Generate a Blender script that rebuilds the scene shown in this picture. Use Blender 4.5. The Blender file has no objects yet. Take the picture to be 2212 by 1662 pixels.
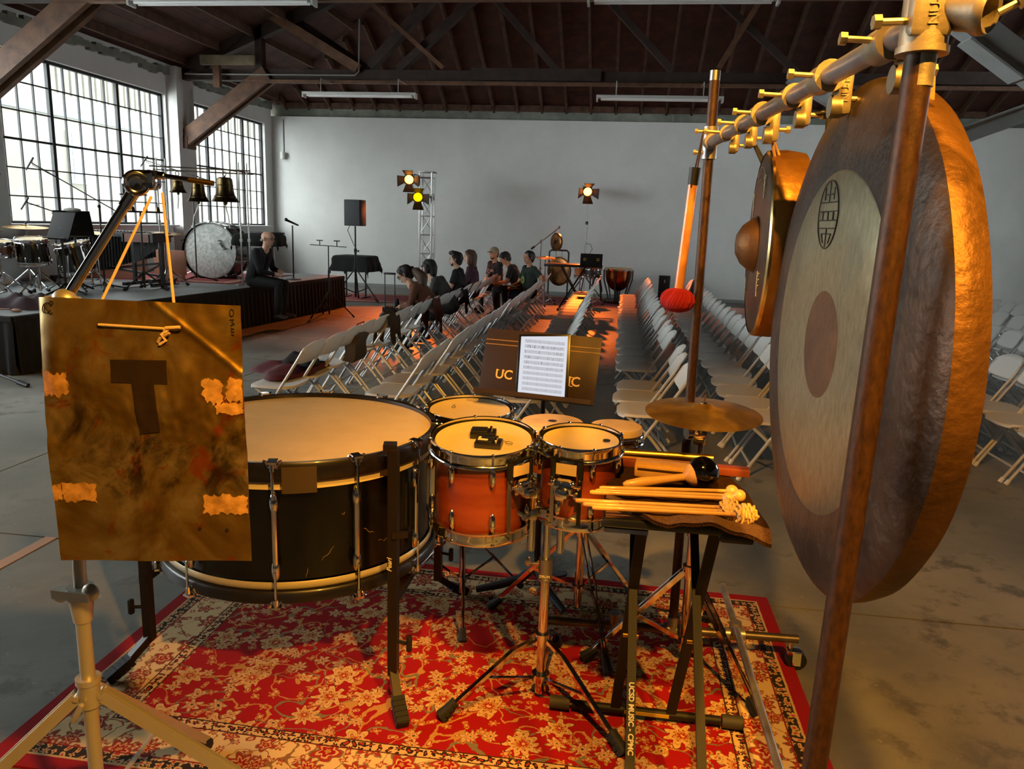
import bpy, bmesh, math, random
import numpy as np
from mathutils import Vector, Matrix
random.seed(7)
SC = bpy.context.scene
COL = SC.collection
PI = math.pi
V = Vector

# ------------------------------------------------------------------ camera, world, lights, exposure
cam_d = bpy.data.cameras.new('camera'); cam = bpy.data.objects.new('camera', cam_d); COL.objects.link(cam)
cam_d.sensor_width = 36.0; cam_d.lens = 36.0*1662/2212; cam_d.clip_start = .05; cam_d.clip_end = 200
yaw, pit, rol = math.radians(7.6), math.radians(11.75), math.radians(1.95)
F_ = V((-math.sin(yaw)*math.cos(pit), math.cos(yaw)*math.cos(pit), -math.sin(pit)))
R0 = V((math.cos(yaw), math.sin(yaw), 0)); U0 = R0.cross(F_)
R_ = math.cos(rol)*R0 + math.sin(rol)*U0; U_ = -math.sin(rol)*R0 + math.cos(rol)*U0
cam.matrix_world = Matrix(((R_.x, U_.x, -F_.x, 0), (R_.y, U_.y, -F_.y, 0), (R_.z, U_.z, -F_.z, 1.55), (0, 0, 0, 1)))
SC.camera = cam

SC.view_settings.view_transform = 'Standard'; SC.view_settings.look = 'None'
SC.view_settings.gamma = 1; SC.view_settings.use_curve_mapping = False
SC.view_settings.exposure = 0.0
try:
    SC.cycles.use_denoising = True
    SC.cycles.sample_clamp_indirect = 4.0; SC.cycles.sample_clamp_direct = 0
    SC.cycles.max_bounces = 7; SC.cycles.diffuse_bounces = 4; SC.cycles.transparent_max_bounces = 8
    SC.cycles.caustics_reflective = False; SC.cycles.caustics_refractive = False
except Exception:
    pass

world = bpy.data.worlds.new('overcast_sky'); SC.world = world; world.use_nodes = True
wn = world.node_tree; bg = wn.nodes['Background']
bg.inputs[0].default_value = (.97, .975, 1.0, 1); bg.inputs[1].default_value = 16.5

def spot(name, loc, target, energy, color, size_deg, blend=.4, radius=.06, wide=1.0):
    d = bpy.data.lights.new(name, 'SPOT'); d.energy = energy; d.color = color
    d.spot_size = math.radians(size_deg); d.spot_blend = blend; d.shadow_soft_size = radius
    o = bpy.data.objects.new(name, d); COL.objects.link(o); o.location = loc; o.scale = (wide, 1, 1)
    o.rotation_euler = (V(target)-V(loc)).to_track_quat('-Z', 'Y').to_euler()
    return o
# stage lamps: one behind and above the photographer, three in the hall
spot('amber_stage_lamp', (1.15, -.60, 3.40), (-1.40, 2.2, .30), 880, (1, .465, .06), 62, .35, .06)
spot('amber_stage_lamp', (-.05, .05, 3.85), (.95, 2.45, .45), 880, (1, .465, .06), 62, .55, .06)
spot('orange_par_lamp_tower', (-4.45, 15.75, 2.38), (-3.6, 12.2, 0), 820, (1, .17, .018), 36, .5, .07, 2.0)
spot('yellow_par_lamp_tower', (-4.22, 15.72, 2.0), (-2.9, 12.0, 0), 200, (1, .24, .02), 38, .6, .07, 1.3)
spot('orange_par_lamp_mast', (-.78, 17.0, 2.28), (-.4, 13.9, 0), 850, (1, .17, .018), 43, .5, .07, 3.0)
# ------------------------------------------------------------------ materials
def lin(c):
    if isinstance(c, str):
        c = c.lstrip('#'); c = [int(c[i:i+2], 16)/255 for i in (0, 2, 4)]
        return tuple(((x/12.92) if x <= .04045 else ((x+.055)/1.055)**2.4) for x in c)
    return tuple(c)

class S:                                            # a node socket with arithmetic
    def __init__(s, nt, sock): s.nt = nt; s.k = sock
    def _m(s, op, *o, clamp=False):
        n = s.nt.nodes.new('ShaderNodeMath'); n.operation = op; n.use_clamp = clamp
        for i, x in enumerate((s,)+o):
            if isinstance(x, S): s.nt.links.new(x.k, n.inputs[i])
            else: n.inputs[i].default_value = x
        return S(s.nt, n.outputs[0])
    def __add__(s, o): return s._m('ADD', o)
    def __sub__(s, o): return s._m('SUBTRACT', o)
    def __mul__(s, o): return s._m('MULTIPLY', o)
    def __truediv__(s, o): return s._m('DIVIDE', o)
    def rsub(s, v): return (s*-1.0)+v
    def lt(s, o): return s._m('LESS_THAN', o)
    def gt(s, o): return s._m('GREATER_THAN', o)
    def abs(s): return s._m('ABSOLUTE')
    def sin(s): return s._m('SINE')
    def min(s, o): return s._m('MINIMUM', o)
    def max(s, o): return s._m('MAXIMUM', o)
    def atan2(s, o): return s._m('ARCTAN2', o)
    def sqrt(s): return s._m('SQRT')
    def fract(s): return s._m('FRACT')
    def floor(s): return s._m('FLOOR')
    def pow(s, o): return s._m('POWER', o)

class NT:
    def __init__(s, mat):
        s.mat = mat; s.nt = mat.node_tree; s.b = s.nt.nodes['Principled BSDF']; s.out = s.nt.nodes['Material Output']
    def coord(s, kind='Object'):
        n = s.nt.nodes.new('ShaderNodeTexCoord'); return n.outputs[kind]
    def xyz(s, kind='Object'):
        n = s.nt.nodes.new('ShaderNodeSeparateXYZ'); s.nt.links.new(s.coord(kind), n.inputs[0])
        return [S(s.nt, n.outputs[i]) for i in range(3)]
    def vec(s, x, y, z=0.0):
        n = s.nt.nodes.new('ShaderNodeCombineXYZ')
        for i, q in enumerate((x, y, z)):
            if isinstance(q, S): s.nt.links.new(q.k, n.inputs[i])
            else: n.inputs[i].default_value = q
        return n.outputs[0]
    def noise(s, vec=None, scale=5, detail=4, rough=.55, dist=0):
        n = s.nt.nodes.new('ShaderNodeTexNoise'); s.nt.links.new(vec or s.coord(), n.inputs['Vector'])
        n.inputs['Scale'].default_value = scale; n.inputs['Detail'].default_value = detail
        n.inputs['Roughness'].default_value = rough; n.inputs['Distortion'].default_value = dist
        return S(s.nt, n.outputs[0])
    def voro(s, vec, scale, feature='F1', rnd=1.0):
        n = s.nt.nodes.new('ShaderNodeTexVoronoi'); n.voronoi_dimensions = '2D'; n.feature = feature
        s.nt.links.new(vec, n.inputs['Vector']); n.inputs['Scale'].default_value = scale; n.inputs['Randomness'].default_value = rnd
        return n
    def mix(s, fac, a, b):
        n = s.nt.nodes.new('ShaderNodeMix'); n.data_type = 'RGBA'
        for q, i in ((fac, 0), (a, 6), (b, 7)):
            if isinstance(q, S): s.nt.links.new(q.k, n.inputs[i])
            elif hasattr(q, 'is_output'): s.nt.links.new(q, n.inputs[i])
            elif i == 0: n.inputs[0].default_value = q
            else: n.inputs[i].default_value = (*lin(q), 1)
        return n.outputs[2]
    def ramp(s, fac, stops):
        n = s.nt.nodes.new('ShaderNodeValToRGB'); s.nt.links.new(fac.k, n.inputs[0])
        e = n.color_ramp.elements
        while len(e) < len(stops): e.new(.5)
        for q, (p, c) in zip(e, stops): q.position = p; q.color = (*lin(c), 1)
        return n.outputs[0]
    def sramp(s, fac, a, b):
        n = s.nt.nodes.new('ShaderNodeMapRange'); s.nt.links.new(fac.k, n.inputs[0])
        n.inputs[1].default_value = a; n.inputs[2].default_value = b; n.interpolation_type = 'SMOOTHSTEP'
        return S(s.nt, n.outputs[0])
    def set(s, name, sock):
        s.nt.links.new(sock.k if isinstance(sock, S) else sock, s.b.inputs[name])
    def bump(s, h, strength=.3, dist=.01):
        n = s.nt.nodes.new('ShaderNodeBump'); s.nt.links.new(h.k, n.inputs['Height'])
        n.inputs['Strength'].default_value = strength; n.inputs['Distance'].default_value = dist
        s.nt.links.new(n.outputs[0], s.b.inputs['Normal'])

MATS = {}
def M(name, col='#808080', rough=.5, metal=0.0, col2=None, scale=8.0, stretch=(1, 1, 1), bump=0.0, bscale=60, bdist=.004, coat=0.0, emit=None, es=1.0, lo=.35, hi=.65, sheen=0.0, spec=None):
    if name in MATS: return MATS[name]
    m = bpy.data.materials.new(name); m.use_nodes = True; MATS[name] = m
    t = NT(m); b = t.b
    b.inputs['Base Color'].default_value = (*lin(col), 1); b.inputs['Roughness'].default_value = rough; b.inputs['Metallic'].default_value = metal
    if coat: b.inputs['Coat Weight'].default_value = coat; b.inputs['Coat Roughness'].default_value = .08
    if spec is not None: b.inputs['Specular IOR Level'].default_value = spec
    if sheen: b.inputs['Sheen Weight'].default_value = sheen
    if col2:
        n = t.nt.nodes.new('ShaderNodeMapping'); t.nt.links.new(t.coord(), n.inputs[0]); n.inputs['Scale'].default_value = stretch
        f = t.noise(n.outputs[0], scale, 6, .6)
        t.set('Base Color', t.ramp(f, [(lo, col), (hi, col2)]))
    if bump: t.bump(t.noise(None, bscale, 4, .6), bump, bdist)
    if emit: b.inputs['Emission Color'].default_value = (*lin(emit), 1); b.inputs['Emission Strength'].default_value = es
    return m

# ------------------------------------------------------------------ mesh building
def basis(d):
    d = V(d).normalized(); a = V((0, 0, 1)) if abs(d.z) < .9 else V((1, 0, 0))
    u = d.cross(a).normalized(); return u, d.cross(u).normalized(), d

class MB:
    def __init__(s): s.v = []; s.f = []; s.m = []; s.cur = 0
    def add(s, vs, fs):
        o = len(s.v); s.v.extend([tuple(p) for p in vs])
        for f in fs: s.f.append(tuple(i+o for i in f)); s.m.append(s.cur)
        return s
    def box(s, c, d, rot=None, taper=1.0):
        x, y, z = [q/2 for q in d]; c = V(c)
        P = [V((-x, -y, -z)), V((x, -y, -z)), V((x, y, -z)), V((-x, y, -z)), V((-x*taper, -y*taper, z)), V((x*taper, -y*taper, z)), V((x*taper, y*taper, z)), V((-x*taper, y*taper, z))]
        if rot is not None: P = [rot @ p for p in P]
        return s.add([p+c for p in P], [(3, 2, 1, 0), (4, 5, 6, 7), (0, 1, 5, 4), (1, 2, 6, 5), (2, 3, 7, 6), (3, 0, 4, 7)])
    def rbox(s, c, d, b=.01, rot=None, seg=2):
        bm = bmesh.new(); bmesh.ops.create_cube(bm, size=1)
        for q in bm.verts: q.co = V((q.co.x*d[0], q.co.y*d[1], q.co.z*d[2]))
        bmesh.ops.bevel(bm, geom=bm.edges[:], offset=b, segments=seg, affect='EDGES', profile=.5)
        bm.verts.index_update(); c = V(c)
        vs = [(rot @ q.co if rot is not None else q.co)+c for q in bm.verts]; fs = [[q.index for q in f.verts] for f in bm.faces]
        bm.free(); return s.add(vs, fs)
    def beam(s, p, q, w, h, up=(0, 0, 1)):            # rectangular bar between two points
        p = V(p); q = V(q); d = (q-p).normalized(); u = V(up)
        sd = d.cross(u)
        if sd.length < 1e-4: sd = V((1, 0, 0))
        sd.normalize(); u = sd.cross(d).normalized()
        a, b = sd*w/2, u*h/2
        return s.add([p-a-b, p+a-b, p+a+b, p-a+b, q-a-b, q+a-b, q+a+b, q-a+b], [(0, 1, 2, 3), (7, 6, 5, 4), (0, 4, 5, 1), (1, 5, 6, 2), (2, 6, 7, 3), (3, 7, 4, 0)])
    def tube(s, p, q, r, r2=None, n=12, caps=True):
        p = V(p); q = V(q); r2 = r if r2 is None else r2
        if (q-p).length < 1e-6: return s
        u, w, d = basis(q-p); vs = []
        for c, rr in ((p, r), (q, r2)):
            for i in range(n):
                a = 2*PI*i/n; vs.append(c+(u*math.cos(a)+w*math.sin(a))*rr)
        fs = [(i, n+i, n+(i+1) % n, (i+1) % n) for i in range(n)]
        if caps: fs += [tuple(range(n)), tuple(range(2*n-1, n-1, -1))]
        return s.add(vs, fs)
    def path(s, pts, r, n=8, closed=False, caps=True):
        pts = [V(p) for p in pts]; k = len(pts); vs = []; u = None
        rr = r if isinstance(r, (list, tuple)) else [r]*k
        for i, p in enumerate(pts):
            a = pts[(i-1) % k] if (i > 0 or closed) else p; b = pts[(i+1) % k] if (i < k-1 or closed) else p
            d = (b-a).normalized()
            if u is None: u = basis(d)[0]
            u = (u-d*u.dot(d)); u = u.normalized() if u.length > 1e-5 else basis(d)[0]
            w = d.cross(u)
            for j in range(n):
                t = 2*PI*j/n; vs.append(p+(u*math.cos(t)+w*math.sin(t))*rr[i])
        fs = []
        for i in range(k if closed else k-1):
            for j in range(n):
                A = i*n; B = ((i+1) % k)*n; fs.append((A+j, A+(j+1) % n, B+(j+1) % n, B+j))
        if not closed and caps: fs += [tuple(range(n-1, -1, -1)), tuple((k-1)*n+j for j in range(n))]
        return s.add(vs, fs)
    def lathe(s, prof, base=(0, 0, 0), axis=(0, 0, 1), n=32, a0=0.0):
        base = V(base); u, w, d = basis(axis); vs = []; k = len(prof)
        for r, z in prof:
            for i in range(n):
                a = a0+2*PI*i/n; vs.append(base+d*z+(u*math.cos(a)+w*math.sin(a))*(r if r > .0045 else 1e-5))
        fs = [(j*n+i, (j+1)*n+i, (j+1)*n+(i+1) % n, j*n+(i+1) % n) for j in range(k-1) for i in range(n)]
        return s.add(vs, fs)
    def ball(s, c, r, n=14, m=9, rot=None):
        r = (r, r, r) if not isinstance(r, (tuple, list)) else r; vs = []
        for j in range(m+1):
            t = PI*j/m
            for i in range(n):
                a = 2*PI*i/n; p = V((math.sin(t)*math.cos(a)*r[0], math.sin(t)*math.sin(a)*r[1], math.cos(t)*r[2]))
                vs.append((rot @ p if rot is not None else p)+V(c))
        return s.add(vs, [(j*n+i, (j+1)*n+i, (j+1)*n+(i+1) % n, j*n+(i+1) % n) for j in range(m) for i in range(n)])
    def prism(s, poly, o, u, v, w):                   # polygon (a, b) in the plane o + a u + b v, extruded by w
        o, u, v, w = V(o), V(u), V(v), V(w); n = len(poly)
        A = [o+u*a+v*b for a, b in poly]
        return s.add(A+[p+w for p in A], [tuple(range(n-1, -1, -1)), tuple(range(n, 2*n))]+[(i, (i+1) % n, n+(i+1) % n, n+i) for i in range(n)])
    def grid(s, fn, nu, nv, thick=None):              # fn(a, b) -> point, a and b in 0..1; thick: vector or None
        P = [V(fn(i/nu, j/nv)) for j in range(nv+1) for i in range(nu+1)]; w = nu+1
        fs = [(j*w+i, j*w+i+1, (j+1)*w+i+1, (j+1)*w+i) for j in range(nv) for i in range(nu)]
        if thick is None: return s.add(P, fs)
        t = V(thick); N = len(P)
        fs2 = [tuple(N+i for i in reversed(f)) for f in fs]
        e = [i for i in range(w)]+[j*w+nu for j in range(1, nv+1)]+[nv*w+i for i in range(nu-1, -1, -1)]+[j*w for j in range(nv-1, 0, -1)]
        ed = [(e[(i+1) % len(e)], e[i], e[i]+N, e[(i+1) % len(e)]+N) for i in range(len(e))]
        return s.add(P+[p+t for p in P], fs+fs2+ed)
    def xf(s, mat, start=0):
        s.v[start:] = [tuple(mat @ V(p)) for p in s.v[start:]]; return s
    def mesh(s, name, mats, smooth=35):
        me = bpy.data.meshes.new(name); me.from_pydata(s.v, [], s.f)
        for m in (mats if isinstance(mats, (list, tuple)) else [mats]): me.materials.append(m)
        if any(s.m): me.polygons.foreach_set('material_index', s.m)
        bm = bmesh.new(); bm.from_mesh(me); bmesh.ops.recalc_face_normals(bm, faces=bm.faces); bm.to_mesh(me); bm.free()
        if smooth:
            me.polygons.foreach_set('use_smooth', [True]*len(me.polygons)); me.set_sharp_from_angle(angle=math.radians(smooth))
        me.update(); return me
    def build(s, name, mats, parent=None, smooth=35, world=True):
        """world=True: the vertices are in the coordinates of the top-level thing or of the world"""
        if parent is not None and world:
            o = V((0, 0, 0)); q = parent
            while q is not None: o += q.location; q = q.parent
            if o.length > 0: s.v = [(x-o.x, y-o.y, z-o.z) for x, y, z in s.v]
        return link(name, s.mesh(name, mats, smooth), parent)

def link(name, me, parent=None):
    o = bpy.data.objects.new(name, me); COL.objects.link(o)
    if parent is not None: o.parent = parent
    return o
def T(name, label, cat, loc=(0, 0, 0), group=None, rz=0.0):
    o = bpy.data.objects.new(name, None); COL.objects.link(o); o.location = loc; o.rotation_euler = (0, 0, rz)
    o.empty_display_size = .1
    return tag(o, label, cat, group)
def tag(o, label, cat, group=None):
    o['label'] = label; o['category'] = cat
    if group: o['group'] = group
    return o
def struct(o): o['kind'] = 'structure'; return o
def kids(o): return [c for c in bpy.data.objects if c.parent == o]
def snap(o): return (o, [snap(c) for c in o.children])
def dup(tree, loc, rz=None, label=None, group=None):
    """copy a thing with its parts and their sub-parts; tree comes from snap(thing)"""
    def rec(t, par):
        c = t[0].copy(); COL.objects.link(c)
        if par is not None: c.parent = par
        for ch in t[1]: rec(ch, c)
        return c
    r = rec(tree, None); r.location = loc
    if rz is not None: r.rotation_euler = (0, 0, rz)
    if label: r['label'] = label
    if group: r['group'] = group
    return r
def text(name, body, loc, u, v, size, mat, parent=None, depth=.0006, align='CENTER', bold=0.0, shear=0.0):
    """flat lettering standing in the plane of u (reading direction) and v (up)"""
    cu = bpy.data.curves.new(name, 'FONT'); cu.body = body; cu.size = size; cu.extrude = depth; cu.align_x = align; cu.align_y = 'CENTER'
    cu.offset = bold; cu.shear = shear; cu.resolution_u = 3
    t = bpy.data.objects.new(name+'_curve', cu); COL.objects.link(t)
    me = bpy.data.meshes.new_from_object(t.evaluated_get(bpy.context.evaluated_depsgraph_get()))
    bpy.data.objects.remove(t); bpy.data.curves.remove(cu)
    u = V(u).normalized(); v = V(v).normalized(); w = u.cross(v)
    mt = Matrix(((u.x, v.x, w.x, loc[0]), (u.y, v.y, w.y, loc[1]), (u.z, v.z, w.z, loc[2]), (0, 0, 0, 1)))
    if parent is not None:
        o = V((0, 0, 0)); q = parent
        while q is not None: o += q.location; q = q.parent
        mt = Matrix.Translation(-o) @ mt
    me.transform(mt); me.materials.clear(); me.materials.append(mat); me.name = name
    return link(name, me, parent)
ORD = ['first', 'second', 'third', 'fourth', 'fifth', 'sixth', 'seventh', 'eighth', 'ninth', 'tenth', 'eleventh', 'twelfth', 'thirteenth', 'fourteenth', 'fifteenth', 'sixteenth', 'seventeenth', 'eighteenth', 'nineteenth', 'twentieth', 'twenty-first', 'twenty-second', 'twenty-third', 'twenty-fourth', 'twenty-fifth']

# common materials
CHROME = M('chrome', '#d8d8dc', .10, 1.0)
STEEL = M('brushed_steel', '#b0afab', .32, 1.0)
BLACKM = M('black_metal', '#0c0b0b', .38, 0.0)
BLACKP = M('black_plastic', '#101011', .5)
RUBBER = M('black_rubber', '#0a0a0b', .75)
CLOTH_B = M('black_cloth', '#0a0a0c', .95, bump=.3, bscale=300)

# ------------------------------------------------------------------ the room
XL, XR, YB, YF = -8.2, 10.2, 17.72, -7.0
WALLM = M('white_paint', '#dededb', .75, col2='#d6d6d2', scale=1.5, bump=.08, bscale=90)
LEDGE = M('old_plaster', '#8e9186', .85, col2='#6f7268', scale=3, bump=.3, bscale=25)
WOOD_T = M('dark_truss_timber', '#38231a', .7, col2='#21140e', scale=6, stretch=(1, 1, 1), bump=.2, bscale=40)
WOOD_K = M('brown_brace_timber', '#6e4a30', .65, col2='#4a2f1e', scale=5, bump=.2, bscale=40)
WOOD_R = M('rafter_timber', '#5c3d2b', .75, col2='#3c281c', scale=7)
WOOD_D = M('roof_deck_boards', '#4c2618', .8, col2='#2e170e', scale=4, bump=.2, bscale=40)
def floor_mat():
    m = bpy.data.materials.new('worn_concrete'); m.use_nodes = True; t = NT(m)
    a = t.noise(None, .9, 8, .62, .4); b = t.noise(None, 5.5, 8, .7); c = t.noise(None, 22, 6, .7)
    base = t.ramp(a, [(.32, '#57564f'), (.5, '#74726a'), (.68, '#8c877b')])
    st = t.sramp(b, .50, .64)*t.sramp(a, .40, .58)
    base = t.mix(st*.85, base, '#423f38')
    pale = t.sramp(c, .60, .72)*t.sramp(b, .46, .6)
    base = t.mix(pale*.45, base, '#b5ab97')
    t.set('Base Color', base); t.set('Roughness', a*.35+.27)
    t.bump(b+c*.4, .12, .004); return m
FLOORM = floor_mat()
# slabs of the concrete floor, with narrow joints between them
fl = struct(MB().box(((XL+XR)/2, (YB+YF)/2, -.11), (XR-XL+.6, YB-YF+.6, .18)).build('floor', M('joint_filler', '#3d3b37', .9), smooth=0))
ys = [YF, -3.9, 0.0, 3.14, 7.9, 11.9, YB]; xs = [XL, -3.6, 5.6, XR]
for i in range(3):
    for j in range(6):
        x0, x1, y0, y1 = xs[i]+.006, xs[i+1]-.006, ys[j]+.006, ys[j+1]-.006
        MB().box(((x0+x1)/2, (y0+y1)/2, -.01), (x1-x0, y1-y0, .02)).build('slab', FLOORM, fl, smooth=0, world=False)

# back wall: white drywall with an old plaster ledge above it
wb = struct(MB().box((1, YB+.06, 1.91), (18.4, .12, 3.82)).build('wall_back', WALLM, smooth=0))
struct(MB().box((1, YB+.19, 4.05), (18.8, .14, .5)).build('trim_1', LEDGE, smooth=0))
struct(MB().box((1, YB-.005, .035), (18.4, .012, .07)).build('baseboard_back', M('grey_base', '#8a8b88', .6), smooth=0))
# left wall with steel sash windows between piers
PIERS = [13.77, 9.1, 4.43, -.24, -4.9]
BAYS = [(14.09, 17.37), (9.42, 13.45), (4.75, 8.78), (.08, 4.11)]
ZS, ZT = 1.33, 3.62
def side_wall(name, x, sgn):
    w = MB(); cx = x-sgn*.12
    w.box((cx, (YB+YF)/2, ZS/2), (.24, YB-YF, ZS)); w.box((cx, (YB+YF)/2, (ZT+4.25)/2), (.24, YB-YF, 4.25-ZT))
    edges = [YF]+[q for b in sorted(BAYS) for q in b]+[YB]
    for k in range(0, len(edges), 2): w.box((cx, (edges[k]+edges[k+1])/2, (ZS+ZT)/2), (.24, edges[k+1]-edges[k], ZT-ZS))
    for y in PIERS: w.box((x+sgn*.09, y, 2.05), (.22, .56, 4.1))
    return struct(w.build(name, WALLM, smooth=0))
side_wall('wall_left', XL, 1)
struct(MB().box((XR+.12, (YB+YF)/2, ZS/2), (.24, YB-YF, ZS)).box((XR+.12, (YB+YF)/2, (ZT+4.3)/2), (.24, YB-YF, 4.3-ZT)).box((XR+.12, (YB+13.45)/2, 2.4), (.24, YB-13.45, 2.4)).box((XR+.12, (YF+9.42)/2, 2.4), (.24, 9.42-YF, 2.4)).build('wall_right', WALLM, smooth=0))
struct(MB().box((1, YF-.1, 4.2), (18.8, .2, 8.4)).build('wall_front', WALLM, smooth=0))
rw = MB()
for i in range(60):
    y = 9.0+i*.145; rw.box((XL+.03, y, 4.0+random.uniform(-.03, .03)), (.1, .15, random.uniform(.08, .16)))
struct(rw.build('trim_2', LEDGE, smooth=0))
STEELD = M('dark_window_steel', '#0c0c10', .6)
def glass_mat():
    m = bpy.data.materials.new('window_glass'); m.use_nodes = True; nt = m.node_tree; nt.nodes.remove(nt.nodes['Principled BSDF'])
    tr = nt.nodes.new('ShaderNodeBsdfTransparent'); gl = nt.nodes.new('ShaderNodeBsdfGlossy'); mx = nt.nodes.new('ShaderNodeMixShader')
    tr.inputs[0].default_value = (.93, .97, .96, 1); gl.inputs['Roughness'].default_value = .03; mx.inputs[0].default_value = .05
    nt.links.new(tr.outputs[0], mx.inputs[1]); nt.links.new(gl.outputs[0], mx.inputs[2]); nt.links.new(mx.outputs[0], nt.nodes['Material Output'].inputs[0]); return m
GLASS = glass_mat()
def window(n, x, y0, y1, groups, rows=6, panes=True):
    """steel sash: groups of columns from the far end, split by thick mullions"""
    W, H = y1-y0, ZT-ZS
    fr = MB()
    for z in (ZS+.02, ZT-.02): fr.box((x, (y0+y1)/2, z), (.06, W, .045))
    for y in (y0+.02, y1-.02): fr.box((x, y, (ZS+ZT)/2), (.06, .04, H))
    w = struct(fr.build('window_%d' % n, STEELD, smooth=0))
    cols = sum(groups); cw = W/cols; y = y1; rh = H/rows
    mull = []; k = 0
    for g in groups[:-1]: k += g; mull.append(k)
    for c in range(1, cols):
        th = .062 if c in mull else .017
        MB().box((x, y1-c*cw, (ZS+ZT)/2), (.05 if c in mull else .03, th, H-.05)).build('mullion' if c in mull else 'glazing_bar', STEELD, w, smooth=0)
    for r in range(1, rows):
        MB().box((x, (y0+y1)/2, ZS+r*rh), (.028, W-.05, .030 if r == 3 else .017)).build('glazing_bar', STEELD, w, smooth=0)
    if panes:
        me = MB().box((0, 0, 0), (.004, cw-.012, rh-.012)).mesh('pane', GLASS, 0)
        for c in range(cols):
            for r in range(rows): link('pane', me, w).location = (x, y1-(c+.5)*cw, ZS+(r+.5)*rh)
    else: MB().box((x, (y0+y1)/2, (ZS+ZT)/2), (.004, W, H)).build('pane', GLASS, w, smooth=0)
    sl = MB().box((x+.12, (y0+y1)/2, ZS-.01), (.26, W, .03)); sl.build('sill', WALLM, w, smooth=0)
    return w
window(1, XL-.10, 9.42, 13.45, [4, 5, 4]); window(2, XL-.10, 14.09, 17.37, [3, 5, 3])
for i, (a, b) in enumerate(BAYS[2:]): window(3+i, XL-.10, a, b, [4, 5, 4], panes=False)
window(7, XR+.10, 9.42, 13.45, [4, 5, 4], panes=False)  # unseen window, added to bring daylight onto the right of the back wall

# ------------------------------------------------------------------ roof
Z0, SH, SL = 4.06, .496, .40
ceil = struct(MB().box((1, 10.0, 8.4), (19, 36, .05)).build('ceiling', WOOD_D, smooth=0))
def hipY(x): return YB-SL/SH*min(x-XL, XR-x)
x = XL+.35
while x < XR-.3:
    y1 = max(hipY(x), 9.0); z1 = Z0+SH*(YB-y1)
    MB().beam((x, YB+.12, Z0-.02), (x, y1, z1-.02), .045, .15).build('rafter', WOOD_R, ceil, smooth=0)
    MB().box((x+.27, YB-.02, Z0+.0), (.46, .045, .13)).build('board', WOOD_R, ceil, smooth=0)
    x += .54
n = 0; y = YB+.284
while y > 10.3:                                       # boards of the hip, running along the wall
    m = (YB-y)*SH/SL; a, b = XL+max(m, -.1), XR-max(m, -.1); z = Z0+SH*(YB-y)+.085
    dz = .142*SH
    if b-a > .3:
        MB().add([(a, y, z), (b, y, z), (b, y-.139, z+dz), (a, y-.139, z+dz), (a, y, z+.02), (b, y, z+.02), (b, y-.139, z+dz+.02), (a, y-.139, z+dz+.02)], [(0, 1, 2, 3), (7, 6, 5, 4), (0, 4, 5, 1), (1, 5, 6, 2), (2, 6, 7, 3), (3, 7, 4, 0)]).build('plank', WOOD_D, ceil, smooth=0)
    y -= .142
for s in (1, -1):                                     # boards and purlins of the two long slopes
    for k in range(-1, 46):
        d = k*.205; xa = XL+d if s > 0 else XR-d; xb = xa+s*.2; z = Z0+SL*d+.085; y1 = hipY(xa)
        MB().add([(xa, YF, z), (xb, YF, z+.08), (xb, y1, z+.08), (xa, y1, z), (xa, YF, z+.02), (xb, YF, z+.1), (xb, y1, z+.1), (xa, y1, z+.02)], [(0, 1, 2, 3), (7, 6, 5, 4), (0, 4, 5, 1), (1, 5, 6, 2), (2, 6, 7, 3), (3, 7, 4, 0)]).build('plank', WOOD_D, ceil, smooth=0)
    for k in range(15):
        d = .3+k*.62; xa = XL+d if s > 0 else XR-d
        MB().beam((xa, YF, Z0+SL*d+.03), (xa, hipY(xa), Z0+SL*d+.03), .05, .13).build('rafter', WOOD_R, ceil, smooth=0)

def truss(k, y, members, chordz, ztop):
    t = struct(MB().box((1, y, chordz+.1), (18.5, .16, .19)).build('trim_%d' % k, WOOD_T, smooth=0))
    MB().box((1.2, y-.13, chordz-.02), (16.0, .09, .05)).build('board', WOOD_K, t, smooth=0)
    MB().box((-1.6, y-.125, chordz+.13), (2.2, .06, .19)).build('splice_plate', WOOD_T, t, smooth=0)
    MB().box((5.6, y-.125, chordz+.13), (2.0, .06, .19)).build('splice_plate', WOOD_T, t, smooth=0)
    for (x0, z0, x1, z1, w, dy, light) in members:
        kk = (ztop-z1)/(z0-z1) if z0 > z1 else 1
        p = V((x1+(x0-x1)*kk, y+dy, ztop)); q = V((x1, y+dy, z1))
        MB().beam(p, q, w*.8, w, up=(0, 1, 0)).build('web_member', WOOD_K if light else WOOD_T, t, smooth=0)
    zz = ztop+.1
    xa = XL+(zz-Z0)/SL; xb = XR-(zz-Z0)/SL
    for p, q in (((XL+.2, y, chordz+.2), (xa, y, zz)), ((xa, y, zz), (xb, y, zz)), ((xb, y, zz), (XR-.2, y, chordz+.2))):
        MB().beam(p, q, .16, .2).build('top_chord', WOOD_T, t, smooth=0)
    for s, xw in ((1, XL+.2), (-1, XR-.2)):           # knee braces
        for dy in (-.1, .1):
            MB().beam((xw, y+dy, chordz-1.02), (xw+s*1.62, y+dy, chordz+.12), .085, .27, up=(0, 0, 1)).build('knee_brace', WOOD_K, t, smooth=0)
        MB().box((xw+s*.03, y, chordz-1.08), (.1, .32, .22)).build('brace_block', WOOD_K, t, smooth=0)
    return t
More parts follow.
